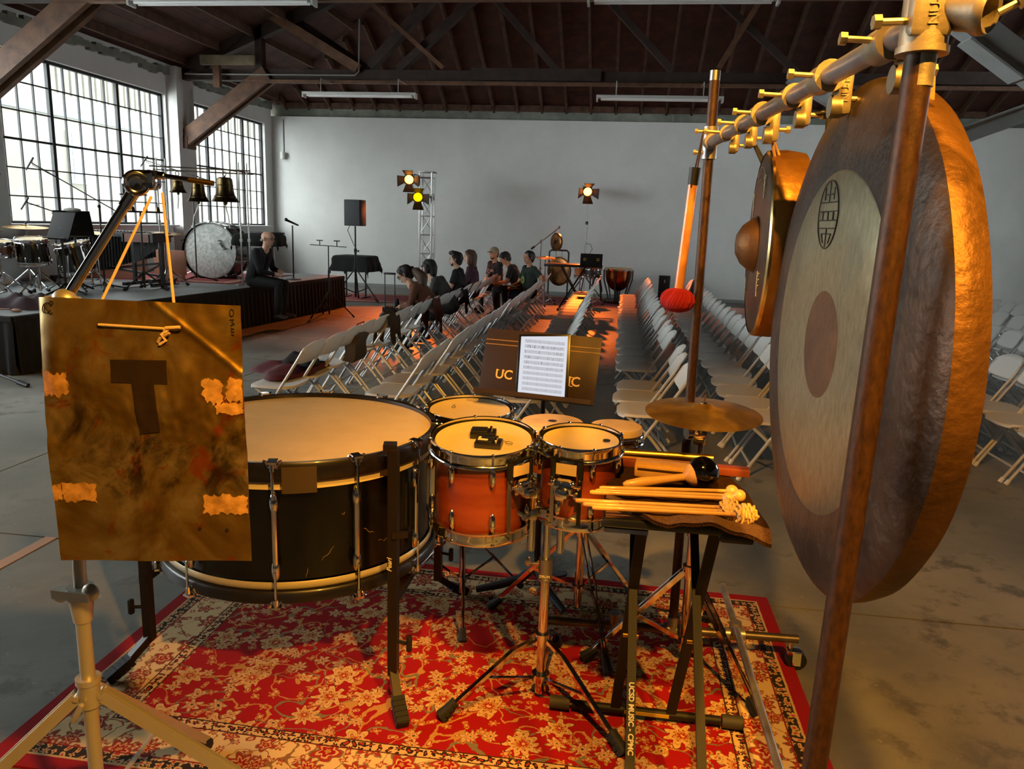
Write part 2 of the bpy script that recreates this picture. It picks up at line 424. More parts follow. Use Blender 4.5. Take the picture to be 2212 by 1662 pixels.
MEM = [(-6.49, 5.1, -4.69, 4.1, .2, -.1, 1), (-6.19, 5.09, -4.59, 4.12, .2, .1, 0), (-6.53, 5.02, -6.54, 4.05, .16, 0, 0), (-6.63, 4.83, -7.71, 4.09, .2, 0, 0), (-3.58, 5.09, -4.52, 4.15, .2, 0, 0),
       (-4.47, 5.16, -3.2, 4.13, .09, -.08, 1), (-2.89, 5.09, -4.02, 4.12, .16, .05, 0), (-.4, 5.15, .65, 4.12, .13, -.08, 0), (1.93, 5.13, 1.4, 4.16, .11, -.12, 1), (1.46, 5.11, 2.85, 3.95, .12, 0, 0), (-2.05, 4.94, -1.23, 4.1, .12, 0, 0),
       (4.9, 5.1, 5.9, 4.1, .16, 0, 0), (7.0, 5.1, 6.0, 4.1, .16, 0, 0)]
truss(3, 13.77, MEM, 3.90, 5.75)
MEM2 = [(-6.5, 5.1, -6.5, 4.1, .16, 0, 0), (-6.4, 5.2, -4.6, 4.1, .2, 0, 0), (-2.8, 5.2, -4.5, 4.1, .2, 0, 0), (-2.6, 5.2, -.5, 4.1, .16, 0, 0), (1.5, 5.2, 0, 4.1, .16, 0, 0), (2.0, 5.2, 4.0, 4.1, .16, 0, 0), (6.0, 5.2, 4.4, 4.1, .16, 0, 0)]
truss(4, 9.1, MEM2, 3.98, 7.4); truss(5, 4.43, MEM2, 4.0, 7.4); truss(6, -.24, MEM2, 4.0, 7.4)
# short posts under the far truss next to the left wall
pm = M('pale_timber', '#7d7058', .75, col2='#635841', scale=5)
t = struct(MB().box((-7.02, 13.5, 4.2), (1.0, .06, .16)).build('trim_7', pm, smooth=0))
MB().box((-7.25, 13.55, 3.95), (.12, .09, .38)).build('post', WOOD_K, t, smooth=0)

# hanging fluorescent lights (switched off), conduits, braces
FLU = M('fluorescent_housing', '#b9b9b4', .5); TUB = M('fluorescent_tube', '#e8e8e6', .3)
def fluor(x0, x1, y, z, ztop, label):
    t = T('fluorescent_light', label, 'ceiling light', ((x0+x1)/2, y, z), 'unlit fluorescent lights under the trusses')
    MB().rbox(((x0+x1)/2, y, z), (x1-x0, .15, .045), .012).build('housing', FLU, t)
    for dy in (-.04, .04): MB().tube((x0+.06, y+dy, z-.035), (x1-.06, y+dy, z-.035), .018, n=10).build('tube', TUB, t)
    for xx in (x0, x1): MB().box((xx, y, z-.025), (.025, .15, .09)).build('end_cap', FLU, t, smooth=0)
    for xx in (x0+.3, x1-.3): MB().path([(xx, y, z+.02), (xx, y, ztop), (xx, y+.5, ztop)], .008, 6).build('hanger', STEEL, t)
fluor(-5.5, -3.55, 13.2, 3.62, 3.86, 'unlit white fluorescent light under the far truss, left of the lamp tower top')
fluor(-.53, 1.45, 13.2, 3.62, 3.86, 'unlit white fluorescent light under the far truss, behind the gong rack post')
fluor(-5.75, -3.55, 8.85, 3.93, 4.05, 'unlit white fluorescent light at the near truss, over the stage side')
fluor(-.5, 1.45, 8.85, 3.93, 4.05, 'unlit white fluorescent light at the near truss, over the chair rows')
cd = M('grey_conduit', '#8b8a85', .45, .3)
tag(MB().path([(-2.2, 17.826, 4.02), (.86, 17.826, 4.02), (.94, 17.826, 3.99), (.96, 17.826, 3.85)], .014, 8).build('conduit', cd), 'thin grey conduit running along the top of the back wall', 'conduit')
tag(MB().path([(-7.9, 13.62, 3.99), (-4.75, 13.62, 3.99), (-4.68, 13.62, 4.05), (-4.66, 13.62, 4.9)], .014, 8).build('conduit', cd), 'grey conduit along the far truss near the window wall', 'conduit')
tag(MB().path([(2.62, 8.7, 4.5), (2.62, 8.7, 4.08), (2.66, 8.7, 4.04), (2.72, 8.7, 4.03), (3.3, 8.7, 4.03)], .012, 8).build('conduit', cd), 'bent grey conduit dropping from the roof near the white braces', 'conduit')
WST = M('white_painted_steel', '#b9bcbb', .5, col2='#a9adac', scale=3)
def brace(p, q, w, label):
    p = V(p); q = V(q); t = T('steel_brace', label, 'brace', tuple((p+q)/2), 'white steel braces by the gong')
    up = (q-p).normalized().cross(V((0, 1, 0)))
    MB().beam(p, q, w, w*.12, up=up).build('flange', WST, t, smooth=0)
    MB().beam(p+up*w*.5, q+up*w*.5, w*.55, w, up=up).build('web', WST, t, smooth=0)
    d = (q-p).normalized(); m = p+(q-p)*.7
    MB().beam(m-d*w*1.3-up*.03, m+d*w*1.3-up*.03, w*1.25, .02, up=up).build('splice_plate', WST, t, smooth=0)
brace((1.5, 7, 3.89), (3.42, 7.0, 2.59), .2, 'wide white steel brace sloping down from the roof above the large gong')
brace((3.42, 7.06, 2.74), (2.1, 7.06, 2.2), .13, 'narrow white steel brace sloping down toward the wall right of the large gong')
brace((2.48, 13.6, 3.95), (3.95, 13.6, 3.17), .19, 'white steel brace seen between the pipe clamp and the top of the large gong')
s = T('wall_sensor', 'small white cylindrical sensor on the back wall by the corner', 'sensor', (-7.9, YB-.06, 3.0))
MB().tube((-7.9, YB-.09, 2.86), (-7.9, YB-.09, 3.02), .06, n=16).build('body', M('white_plastic', '#d4d4d0', .4), s)
MB().path([(-7.9, YB-.02, 3.02), (-7.9, YB-.012, 3.75)], .01, 6).build('cable', cd, s)
# floor tape
tag(MB().box((-2.63, 2.5, .0015), (.06, 1.28, .003)).build('floor_tape', M('tan_tape', '#b58a6a', .6), smooth=0), 'strip of tan tape stuck on the concrete left of the hanging brass sheet', 'tape')

# ------------------------------------------------------------------ outside the windows
BW = M('pale_stucco', '#86847a', .85, col2='#76746b', scale=.6)
b = T('building', 'pale neighbouring building seen through the steel windows', 'building', (-14.5, 12, 0))
MB().box((-14.7, 22, 4.2), (.4, 24, 8.4)).build('wall', BW, b, smooth=0)
bo = M('blue_grey_trim', '#6c7f8a', .6)
for z in (3.95, 5.6): MB().box((-14.46, 22, z), (.1, 24, .12)).build('trim', bo, b, smooth=0)
for k in range(90):
    y = 10.2+k*.25
    if 3 < (k % 30) < 24: MB().box((-14.47, y, 5.0), (.05, .05, 1.1)).build('batten', BW, b, smooth=0)
PB = M('bluish_pane', '#5b6e7a', .15)
for y in (12.6, 15.4, 19.5, 23.5, 26.2):
    f = MB().box((-14.45, y, 2.9), (.12, .75, 1.35)).build('window_frame', M('white_trim', '#b5b4aa', .6), b, smooth=0)
    for i in (-1, 1):
        for j in (-1, 1): MB().box((-14.39, y+i*.17, 2.9+j*.31), (.03, .29, .56)).build('pane', PB, f, smooth=0)
struct(MB().box((-11.6, 14, -.2), (6.5, 44, .1)).build('ground_outside', M('asphalt', '#8d8d88', .9), smooth=0))

# ------------------------------------------------------------------ generic stands
def rot_dir(a): return V((math.cos(a), math.sin(a), 0))
def tripod(t, x, y, z0, hub, r, a0, leg=.011, pole=.012, top=1.0, mat=None, low=None, double=False, foot=RUBBER, n=3, flat=False, legs_rubber=True, collar=None):
    """pole with folding legs; returns the pole object"""
    mat = mat or CHROME; base = V((x, y, z0)); low = hub*.25 if low is None else low
    p = MB().tube(base+V((0, 0, low*.5)), base+V((0, 0, top*.55)), pole*1.25, n=14).tube(base+V((0, 0, top*.55)), base+V((0, 0, top)), pole, n=12).build('pole', mat, t)
    MB().tube(base+V((0, 0, hub-.022)), base+V((0, 0, hub+.022)), pole*2.0, n=14).build('leg_hub', collar or mat, t)
    MB().tube(base+V((0, 0, top*.52)), base+V((0, 0, top*.52+.05)), pole*1.75, n=14).tube(base+V((0, 0, top*.52+.025)), base+V((pole*4, 0, top*.52+.025)), .005, n=8).build('collar', collar or mat, t)
    MB().tube(base+V((0, 0, low-.012)), base+V((0, 0, low+.012)), pole*1.9, n=14).build('strut_hub', collar or mat, t)
    for k in range(n):
        d = rot_dir(a0+2*PI*k/n); f = base+d*r; h = base+d*pole*1.6+V((0, 0, hub)); e = h+(f+V((0, 0, .012))-h)*.94
        m = MB(); sd = V((-d.y, d.x, 0))
        if double:
            for q in (-1, 1):
                mid = h+(e-h)*.45
                m.beam(h+sd*q*leg*1.1, mid+sd*q*leg*1.1, leg*.5, leg*1.6); m.beam(mid+sd*q*leg*1.1, mid+(e-mid)*.22+sd*q*leg*.35, leg*.5, leg*1.6); m.beam(mid+(e-mid)*.22+sd*q*leg*.35, e+sd*q*leg*.7, leg*.5, leg*1.6)
        else: m.tube(h, e, leg, leg*.85, n=8)
        lg = m.build('leg', mat, t)
        MB().tube(h+(f-h)*.86, f+V((0, 0, .012)), leg*1.5, leg*2.3, n=10).build('rubber_foot', foot, lg)
        MB().beam(base+d*pole*1.6+V((0, 0, low)), h+(e-h)*.52, leg*.45, leg*1.4).build('strut', mat, t)
    return p
def mic(t, tip, d, length=.16, r=.013):
    tip = V(tip); d = V(d).normalized()
    MB().tube(tip-d*length, tip, r*.8, r, n=10).ball(tip, r*1.15, 10, 6).build('microphone', BLACKP, t)
def bronze_mat():
    m = M('aged_bronze', '#c39c4e', .30, .75, col2='#997233', scale=14)
    t = NT(m); n = t.nt.nodes.new('ShaderNodeTangent'); n.direction_type = 'RADIAL'; n.axis = 'Z'
    t.b.inputs['Anisotropic'].default_value = .75; t.nt.links.new(n.outputs[0], t.b.inputs['Tangent']); return m
BRONZE = bronze_mat()
def cymbal(t, c, r, tilt=(0, 0), mat=None):
    mat = mat or BRONZE
    pr = [(.003, .026), (r*.10, .024), (r*.2, .012), (r*.24, .006), (r*.5, .002), (r*.8, -.003), (r, -.010), (r, -.0115), (r*.5, .0005), (r*.2, .010), (.003, .024)]
    ax = V((math.sin(tilt[0]), math.sin(tilt[1]), 1)).normalized()
    return MB().lathe(pr, c, ax, 48).build('cymbal_plate', mat, t, 50)
def drum(t, c, r, h, axis=(0, 0, 1), shell=None, head=None, rods=8, a0=.2, hoop=CHROME, hoop_h=.03, lugs=True, snare=False, bottom_hoop=True, lug_parts=False):
    """cylindrical drum: c = centre of the top head"""
    c = V(c); u, w, d = basis(axis)
    MB().lathe([(r, 0), (r*1.0, -h), (r*.97, -h), (r*.97, 0)], c-d*.012, d, 48).build('shell', shell, t)
    hh = MB().lathe([(r*.90, .002), (r*.86, 0), (.004, 0)], c, d, 48)
    hh.lathe([(r*.90, .002), (r*.985, .004), (r*1.01, -.006), (r*1.02, -.02)], c, d, 48).build('head', head, t, 50)
    for nm, z, s in (('top_hoop', 0, 1), ('bottom_hoop', -h-.012, -1)):
        if nm == 'bottom_hoop' and not bottom_hoop: continue
        R = r*1.03+.004
        MB().lathe([(R, s*.014), (R+.004, s*.016), (R+.006, s*.010), (R+.004, 0), (R+.003, -s*hoop_h*.6), (R+.010, -s*hoop_h*.75), (R+.010, -s*hoop_h), (R-.002, -s*hoop_h), (R, s*.014)], c+d*z, d, 48).build(nm, hoop, t, 60)
    for k in range(rods if lugs else 0):
        a = a0+2*PI*k/rods; o = u*math.cos(a)+w*math.sin(a); q = c+o*(r+.013)
        ln = min(h*.26, .07); Q = Matrix((u, w, d)).transposed()
        for zc, sg in (((-h*.22, 1), (-h*.80, -1)) if h > .12 else ((-h*.5, 1),)):
            m = MB().ball(q+d*zc-o*.002, (.010, .010, ln*.5), 10, 8, rot=Q); ze = .013 if sg > 0 else -h-.021
            m.tube(q+d*zc, q+d*ze, .0035, n=6).ball(q+d*ze, .0065, 8, 5).build('lug', hoop, t)
HEADW = M('drumhead', '#cdb78c', .42, col2='#bea777', scale=4, bump=.05, bscale=200)
HIDE = M('calfskin_head', '#d9bf98', .6, col2='#b08a55', scale=6, lo=.3, hi=.75)
def music_desk(t, c, w, h, yaw_=0.0, tilt=.35, mat=None, lip=.05):
    """desk facing -Y before the yaw turn"""
    mat = mat or M('matte_black_desk', '#0f0d0c', .8, spec=.2); m = Matrix.Translation(V(c)) @ Matrix.Rotation(yaw_, 4, 'Z') @ Matrix.Rotation(-tilt, 4, 'X')
    d = MB().rbox((0, 0, 0), (w, .004, h), .0018).xf(m).build('desk', mat, t)
    MB().box((0, -lip/2, -h/2), (w, lip, .004)).box((0, -lip, -h/2+.008), (w, .003, .016)).xf(m).build('lip', mat, t, smooth=0)
    return m
def plain_music_stand(label, x, y, z0, dz, yaw_, w=.45, h=.31, group=None):
    t = T('music_stand', label, 'music stand', (x, y, z0), group)
    music_desk(t, (x, y, dz), w, h, yaw_)
    MB().tube((x, y, z0+.1), (x, y, dz-.02), .014, n=10).build('pole', BLACKM, t)
    for k in range(3):
        d = rot_dir(yaw_+.5+2*PI*k/3); b = V((x, y, z0))
        MB().path([b+V((0, 0, .14)), b+d*.08+V((0, 0, .07)), b+d*.24+V((0, 0, .014))], [.016, .015, .012], 8).build('leg', BLACKM, t)
    return t
def cloth_table(label, x, y, z0, w, d, top, drop, yaw_=0.0, seed=1, group=None):
    t = T('cloth_table', label, 'table', (x, y, z0), group)
    rn = random.Random(seed); R = Matrix.Translation((x, y, 0)) @ Matrix.Rotation(yaw_, 4, 'Z')
    MB().box((0, 0, top-.012), (w-.02, d-.02, .02)).xf(R).build('table_top', BLACKP, t, smooth=0)
    ph = [rn.uniform(0, 6) for _ in range(4)]
    def fn(a, b):
        px, py = (a-.5)*(w+2*drop), (b-.5)*(d+2*drop); ox = max(abs(px)-w/2, 0); oy = max(abs(py)-d/2, 0)
        cx = max(-w/2, min(w/2, px)); cy = max(-d/2, min(d/2, py)); fall = max(ox, oy)
        if ox > 0 and oy > 0: fall = math.hypot(ox, oy)*.98
        k = .022*math.sin(px*21+ph[0])*min(1, fall*6)+.016*math.sin(py*25+ph[1])*min(1, fall*6)
        sx = (1 if px > 0 else -1)*(min(ox, .03)+.18*ox+k*.6) if ox > 0 else 0
        sy = (1 if py > 0 else -1)*(min(oy, .03)+.18*oy+k*.6) if oy > 0 else 0
        return R @ V((cx+sx, cy+sy, top+.004-max(0, fall-.01)*.93))
    MB().grid(fn, 34, 28).build('cloth', CLOTH_B, t, 60)
    for sx in (-1, 1):
        p = R @ V((sx*w*.32, 0, 0))
        MB().tube((p.x, p.y, z0+.03), (p.x, p.y, top-.02), .016, n=10).build('leg', BLACKM, t)
        MB().beam(R @ V((sx*w*.32, -d*.4, z0+.016)), R @ V((sx*w*.32, d*.4, z0+.016)), .035, .03).build('foot', BLACKM, t, smooth=0)
    return t

# ------------------------------------------------------------------ the stage platform and what stands on it
ZP = .56
SA, SB, SCn, SD = (-5.56, 6.42), (-4.84, 13.2), (-8.12, 13.4), (-8.15, 6.5)
t = T('stage_platform', 'low stage with a grey deck and black pleated skirt along the window wall', 'stage', (-6.6, 9.8, 0))
dk = M('stage_deck', '#6f7372', .42, col2='#5c605f', scale=2.5)
def lerp(a, b, k): return (a[0]+(b[0]-a[0])*k, a[1]+(b[1]-a[1])*k)
for i in range(4):
    for j in range(2):
        def P(a, b): return lerp(lerp(SA, SB, a), lerp(SD, SCn, a), b)
        q = [P((i+.002)/4, (j+.004)/2), P((i+.998)/4, (j+.004)/2), P((i+.998)/4, (j+.996)/2), P((i+.002)/4, (j+.996)/2)]
        MB().prism([(x, y) for x, y in q], (0, 0, ZP-.04), (1, 0, 0), (0, 1, 0), (0, 0, .04)).build('deck_panel', dk, t, smooth=0)
def pleat(A, B, name):
    A, B = V((*A, 0)), V((*B, 0)); L = (B-A).length; d = (B-A)/L; nrm = V((d.y, -d.x, 0)); n = int(L/.022); prof = []
    def fn(a, b):
        s = a*L; k = .016*math.sin(s*2*PI/.11+.8*math.sin(s*3))*(.35+.65*b); return A+d*s+nrm*(.012+k+.02*b)+V((0, 0, ZP-.002-(ZP-.012)*b))
    MB().grid(fn, n, 4).build(name, M('skirt_cloth', '#0d0c0e', .95), t, 80)
    MB().beam(A+V((0, 0, ZP-.03))+nrm*.01, B+V((0, 0, ZP-.03))+nrm*.01, .03, .05).build('skirt_band', M('skirt_cloth'), t, smooth=0)
pleat(SA, SB, 'skirt'); pleat(SD, SA, 'skirt'); pleat(SB, SCn, 'skirt')
fr = MB()
for k in range(6):
    for b in (.1, .5, .9):
        x, y = lerp(lerp(SA, SB, (k+.5)/6), lerp(SD, SCn, (k+.5)/6), b); fr.tube((x, y, 0), (x, y, ZP-.04), .025, n=8)
fr.build('frame_legs', STEEL, t)
# rug on the stage and rugs on the floor behind
RUGR = M('plain_red_rug', '#8c2a2c', .95, col2='#6a1c22', scale=30, bump=.3, bscale=200)
def flat_rug(name, x0, y0, x1, y1, z, label, ang=0):
    t = T(name, label, 'rug', ((x0+x1)/2, (y0+y1)/2, z)); R = Matrix.Translation(((x0+x1)/2, (y0+y1)/2, z)) @ Matrix.Rotation(ang, 4, 'Z')
    w, h = x1-x0, y1-y0
    MB().box((0, 0, .004), (w, h, .008)).xf(R).build('pile', RUGR, t, smooth=0)
    bm = M('rug_ornament', '#b39a7c', .95, col2='#7b4b40', scale=25)
    for s in (-1, 1):
        MB().box((0, s*(h/2-.16), .0095), (w-.2, .12, .004)).xf(R).build('border_band', bm, t, smooth=0)
        MB().box((s*(w/2-.16), 0, .0095), (.12, h-.45, .004)).xf(R).build('border_band', bm, t, smooth=0)
flat_rug('rug', -8.0, 10.6, -5.6, 12.8, ZP, 'red patterned rug lying on the stage under the standing bass drum')
flat_rug('rug', -6.3, 14.2, -3.9, 15.9, .0, 'red patterned rug on the floor under the loudspeaker stand', .1)
flat_rug('rug', -1.9, 15.4, 1.0, 17.3, .0, 'red patterned rug on the floor under the far kettledrum', .03)

# big standing bass drum facing the room
t = T('bass_drum', 'large bass drum standing on edge on stage with a mottled white head', 'drum', (-6.3, 11.7, ZP))
BC = V((-6.31, 11.35, .99)); ax = V((.05, -1, .02)).normalized(); BR = .43
SHB = M('black_lacquer', '#0b0b0c', .12, coat=.6)
MB().lathe([(BR, 0), (BR, -.46), (BR*.97, -.46), (BR*.97, 0)], BC, ax, 56).build('shell', SHB, t)
MB().lathe([(BR*.985, -.004), (BR*.9, .003), (.004, .003)], BC, ax, 56).build('head', M('mottled_head', '#c9cbc6', .6, col2='#9ea39c', scale=22, lo=.38, hi=.62), t, 50)
for z in (0, -.46):
    MB().lathe([(BR+.002, .03), (BR+.018, .03), (BR+.02, -.02), (BR+.002, -.02), (BR+.002, .03)], BC+ax*(z if z == 0 else z-.005), ax, 56).build('hoop', M('black_hoop', '#0c0c0d', .25, coat=.5), t, 60)
u, w, d = basis(ax)
for k in range(10):
    o = u*math.cos(.3+k*PI/5)+w*math.sin(.3+k*PI/5)
    MB().tube(BC+o*(BR+.024)+ax*.03, BC+o*(BR+.024)-ax*.49, .005, n=6).tube(BC+o*(BR+.016)-ax*.16, BC+o*(BR+.016)-ax*.30, .012, n=8).box(BC+o*(BR+.02)+ax*.034, (.03, .02, .03)).build('tension_rod', CHROME, t)
text('lettering', 'Pearl', BC+V((.20, -.006, .11)), (.55, .05, -.83), (.83, .05, .55), .085, BLACKM, t, shear=.35, bold=.002)
for s in (-1, 1):
    MB().tube(BC+V((s*.3, .1, -.3)), (BC.x+s*.5, BC.y-.06, ZP+.01), .010, n=8).build('spur', CHROME, t)

# marimba with long resonator pipes
t = T('marimba', 'long marimba with dark resonator pipes before the big steel window', 'marimba', (-7.0, 10.0, ZP))
BAR = M('rosewood_bar', '#3a2420', .35, coat=.3); RES = M('dark_resonator', '#1d1f21', .35, .6)
mx0, mx1, my = -7.72, -6.30, 10.0; nb = 30
for k in range(nb):
    x = mx0+(k+.5)*(mx1-mx0)/nb; ln = .34-.006*k
    MB().rbox((x, my-.02, ZP+.72), ((mx1-mx0)/nb*.86, ln, .02), .004, seg=1).build('bar', BAR, t)
    MB().tube((x, my-.10, ZP+.69), (x, my-.10, ZP+.69-max(.16, (.56 if k > 4 else .34+.05*k)-.013*max(0, k-7)*.9)), .0215, n=10).build('resonator', RES, t)
for q, nm in ((-1, 'end_rail'), (1, 'end_rail')):
    x = mx0-.02 if q < 0 else mx1+.02
    MB().box((x, my, ZP+.69), (.04, .55, .07)).build(nm, BLACKM, t, smooth=0)
    MB().box((x, my, ZP+.38), (.05, .06, .60)).build('leg', BLACKM, t, smooth=0)
    MB().box((x, my, ZP+.07), (.06, .60, .05)).build('foot', BLACKM, t, smooth=0)
    for s in (-1, 1): MB().tube((x-.015, my+s*.26, ZP+.03), (x+.015, my+s*.26, ZP+.03), .03, n=12).build('caster', RUBBER, t)
MB().box(((mx0+mx1)/2, my-.19, ZP+.68), (mx1-mx0, .025, .06)).build('front_rail', BLACKM, t, smooth=0)
MB().beam((mx0, my, ZP+.12), (mx1, my, ZP+.3), .03, .03).beam((mx1, my, ZP+.12), (mx0, my, ZP+.3), .03, .03).build('cross_brace', BLACKM, t, smooth=0)
# smaller vibraphone with open frame next to it
t = T('vibraphone', 'small vibraphone with silver bars between the marimba and the bell rack', 'vibraphone', (-6.0, 9.7, ZP))
for k in range(18):
    x = -6.43+k*.0205
    MB().rbox((x, 9.62, ZP+.70), (.017, .26-.004*k, .012), .002, seg=1).build('bar', STEEL, t)
    MB().tube((x, 9.62, ZP+.67), (x, 9.62, ZP+.52-.012*(17-k)), .009, n=8).build('resonator', M('grey_resonator', '#707578', .3, .9), t)
for x in (-6.46, -6.06):
    MB().box((x, 9.65, ZP+.66), (.04, .42, .12)).build('end_rail', BLACKP, t, smooth=0)
    MB().box((x, 9.65, ZP+.32), (.035, .05, .56)).build('leg', BLACKM, t, smooth=0)
    MB().box((x, 9.65, ZP+.05), (.05, .50, .04)).build('foot', BLACKM, t, smooth=0)
MB().box((-6.28, 9.45, ZP+.655), (.36, .02, .11)).build('front_panel', M('brown_panel', '#5e2f1e', .4), t, smooth=0)
MB().beam((-6.46, 9.65, ZP+.1), (-6.06, 9.65, ZP+.32), .02, .02).build('cross_brace', BLACKM, t, smooth=0)
# low wall behind, its red lamplight painted into the colour of these panels
bx = M('lamp_lit_wall_tone', '#b57c64', .8, col2='#a06a55', scale=2)
for (x, y, w, h, lab) in ((-7.5, 10.75, 1.0, .46, 'flat panel coloured like the lamp-lit low wall behind the marimba, nearer the kit'), (-6.62, 10.75, .5, .36, 'flat panel coloured like the lamp-lit low wall behind the vibraphone')):
    tag(MB().rbox((x, y, ZP+.09+h/2), (w, .04, h), .006).box((x, y+.0, ZP+.045), (w*.8, .1, .09)).build('lit_wall_panel', bx), lab, 'board')
# black tom on a chrome stand, with cymbal and snare beside it
t = T('floor_tom', 'black tom drum on a chrome stand at the near end of the stage', 'drum', (-6.72, 8.15, ZP))
drum(t, (-6.72, 8.15, 1.20), .165, .26, (.05, -.12, 1), SHB, HEADW, 8)
tripod(t, -6.70, 8.2, ZP, .26, .3, .4, top=.36, low=.08)
MB().tube((-6.70, 8.2, .9), (-6.62, 8.25, .98), .012, n=8).build('mount', CHROME, t)
t = T('snare_drum', 'brown wooden snare drum on a chrome stand at the left end of the stage', 'drum', (-7.0, 7.95, ZP))
drum(t, (-7.02, 7.95, 1.16), .17, .14, (.05, -.1, 1), M('walnut_shell', '#5b3018', .35, coat=.4), HEADW, 8)
tripod(t, -7.02, 8.0, ZP, .25, .3, 1.0, top=.44, low=.08)
for (x, y, z, r, lab) in ((-7.15, 8.6, 1.33, .24, 'thin cymbal on a chrome stand at the left end of the stage'), (-6.88, 9.35, 1.27, .24, 'flat pale cymbal on a chrome stand in front of the marimba'), (-6.15, 9.9, 1.28, .23, 'dark cymbal on a stand between vibraphone and standing bass drum')):
    t = T('cymbal_stand', lab, 'cymbal', (x, y, ZP), 'cymbals on the stage')
    cymbal(t, (x, y, z), r, (.05, -.05)); tripod(t, x, y, ZP, .25, .28, .7+x, top=z-ZP-.005, leg=.009, pole=.010)
    MB().tube((x, y, z+.02), (x, y, z+.06), .004, n=6).tube((x, y, z+.026), (x, y, z+.04), .014, n=10).build('wing_nut', CHROME, t)
t = T('floor_tom', 'second black tom drum, tilted, standing right of the chrome mounted black tom', 'drum', (-6.65, 8.6, ZP))
drum(t, (-6.68, 8.75, 1.14), .19, .34, (-.12, -.15, 1), SHB, HEADW, 8, a0=.5)
for k in range(3):
    d = rot_dir(.6+k*2.094); MB().tube(V((-6.63, 8.79, 1.0))+d*.21, V((-6.63, 8.79, ZP+.01))+d*.23, .008, n=8).build('leg', CHROME, t)
t = T('hi_hat_stand', 'pair of hi-hat cymbals on a chrome pedal stand at the left end of the stage', 'cymbal', (-6.95, 7.75, ZP))
for dz in (0, .03): MB().lathe([(.003, .02), (.03, .018), (.06, .004), (.17, -.004), (.17, -.006), (.06, .002), (.003, .017)], (-6.95, 7.75, 1.28+dz), (0, 0, 1 if dz else -1), 40).build('cymbal_plate', BRONZE, t, 50)
tripod(t, -6.95, 7.75, ZP, .28, .28, 2.2, leg=.009, top=.86, double=True)
MB().rbox((-6.80, 7.66, ZP+.05), (.24, .07, .012), .004, Matrix.Rotation(-.25, 3, 'Y')).build('pedal', STEEL, t)
plain_music_stand('black music stand with angled desk at the near end of the stage', -6.45, 8.3, ZP, 1.36, -.35, .42, .33, 'music stands on the stage')
t = plain_music_stand('black music stand holding a dark bundle, behind the other near stage stand', -6.62, 8.75, ZP, 1.38, 1.0, .42, .33, 'music stands on the stage')
tag(MB().ball((-6.38, 8.42, 1.545), (.11, .05, .025), 14, 8).build('folded_cap', M('grey_felt', '#77756d', .9)), 'small grey cap lying on top of the near music stand', 'cap')
# bell rack: two upright pipe pairs, two bars, three bells
t = T('bell_rack', 'silver pipe rack on the stage holding three bronze bells', 'rack', (-5.8, 10.3, ZP))
for x, y in ((-6.28, 10.0), (-6.20, 10.08), (-5.36, 10.5), (-5.28, 10.58)):
    MB().tube((x, y, ZP), (x, y, 2.27), .011, n=10).build('upright', STEEL, t)
    MB().beam((x-.0, y-.16, ZP+.012), (x, y+.16, ZP+.012), .03, .02).build('foot', STEEL, t, smooth=0)
    MB().tube((x, y, 1.40), (x, y, 1.45), .02, n=10).build('clamp', STEEL, t); MB().tube((x, y, 1.18), (x, y, 1.22), .02, n=10).build('clamp', STEEL, t)
for z, o in ((2.16, 0), (2.12, .08)):
    MB().tube((-6.36, 9.96+o, z), (-5.2, 10.54+o, z), .010, n=10).build('crossbar', STEEL, t)
BELL = M('dark_bronze', '#6b5a3c', .32, 1.0, col2='#3f3524', scale=9, bump=.1, bscale=60)
def bell(x, y, top, r, label, rope):
    b = T('bell', label, 'bell', (x, y, top), 'bronze bells on the stage rack')
    h = r*1.75
    MB().lathe([(.004, 0), (r*.36, -.005), (r*.52, -h*.06), (r*.56, -h*.2), (r*.6, -h*.5), (r*.68, -h*.72), (r*.86, -h*.9), (r, -h), (r*.95, -h), (r*.6, -h*.75), (r*.5, -h*.2), (.004, -h*.12)], (x, y, top), (0, 0, 1), 36).build('body', BELL, b, 50)
    MB().lathe([(r*.575, -h*.3), (r*.60, -h*.31), (r*.60, -h*.34), (r*.58, -h*.35)], (x, y, top), (0, 0, 1), 36).lathe([(r*.70, -h*.74), (r*.745, -h*.76), (r*.76, -h*.79), (r*.76, -h*.8)], (x, y, top), (0, 0, 1), 36).build('ring', BELL, b, 60)
    MB().path([V((x, y, top+.04+.022*0))+V((.026*math.cos(a), 0, .03*math.sin(a)+.005)) for a in np.linspace(0, 2*PI, 14)[:-1]], .006, 6, True).tube((x, y, top-.01), (x, y, top+.02), .016, n=10).build('hanging_ring', BELL, b)
    MB().tube((x, y, top-h*.2), (x, y, top-h-.01), .006, n=6).ball((x, y, top-h-.012), r*.16, 10, 7).build('clapper', BELL, b)
    MB().path([V((x, y, top-h-.02)), V((x+rope[0]*.2, y, top-h-.1)), V((x+rope[0]*.75, y, top-h-.2)), V((x+rope[0], y, top-h-rope[1]))], [.008, .009, .008, .007], 7).build('rope', M('white_rope', '#d8d4c8', .9), b)
bell(-6.02, 10.06, 2.03, .118, 'smallest bronze bell, hanging left on the stage rack', (-.02, .22))
bell(-5.80, 10.18, 1.98, .152, 'middle-sized bronze bell with a curved white rope', (-.10, .36))
bell(-5.50, 10.36, 2.06, .192, 'largest bronze bell, hanging right on the stage rack', (.05, .36))
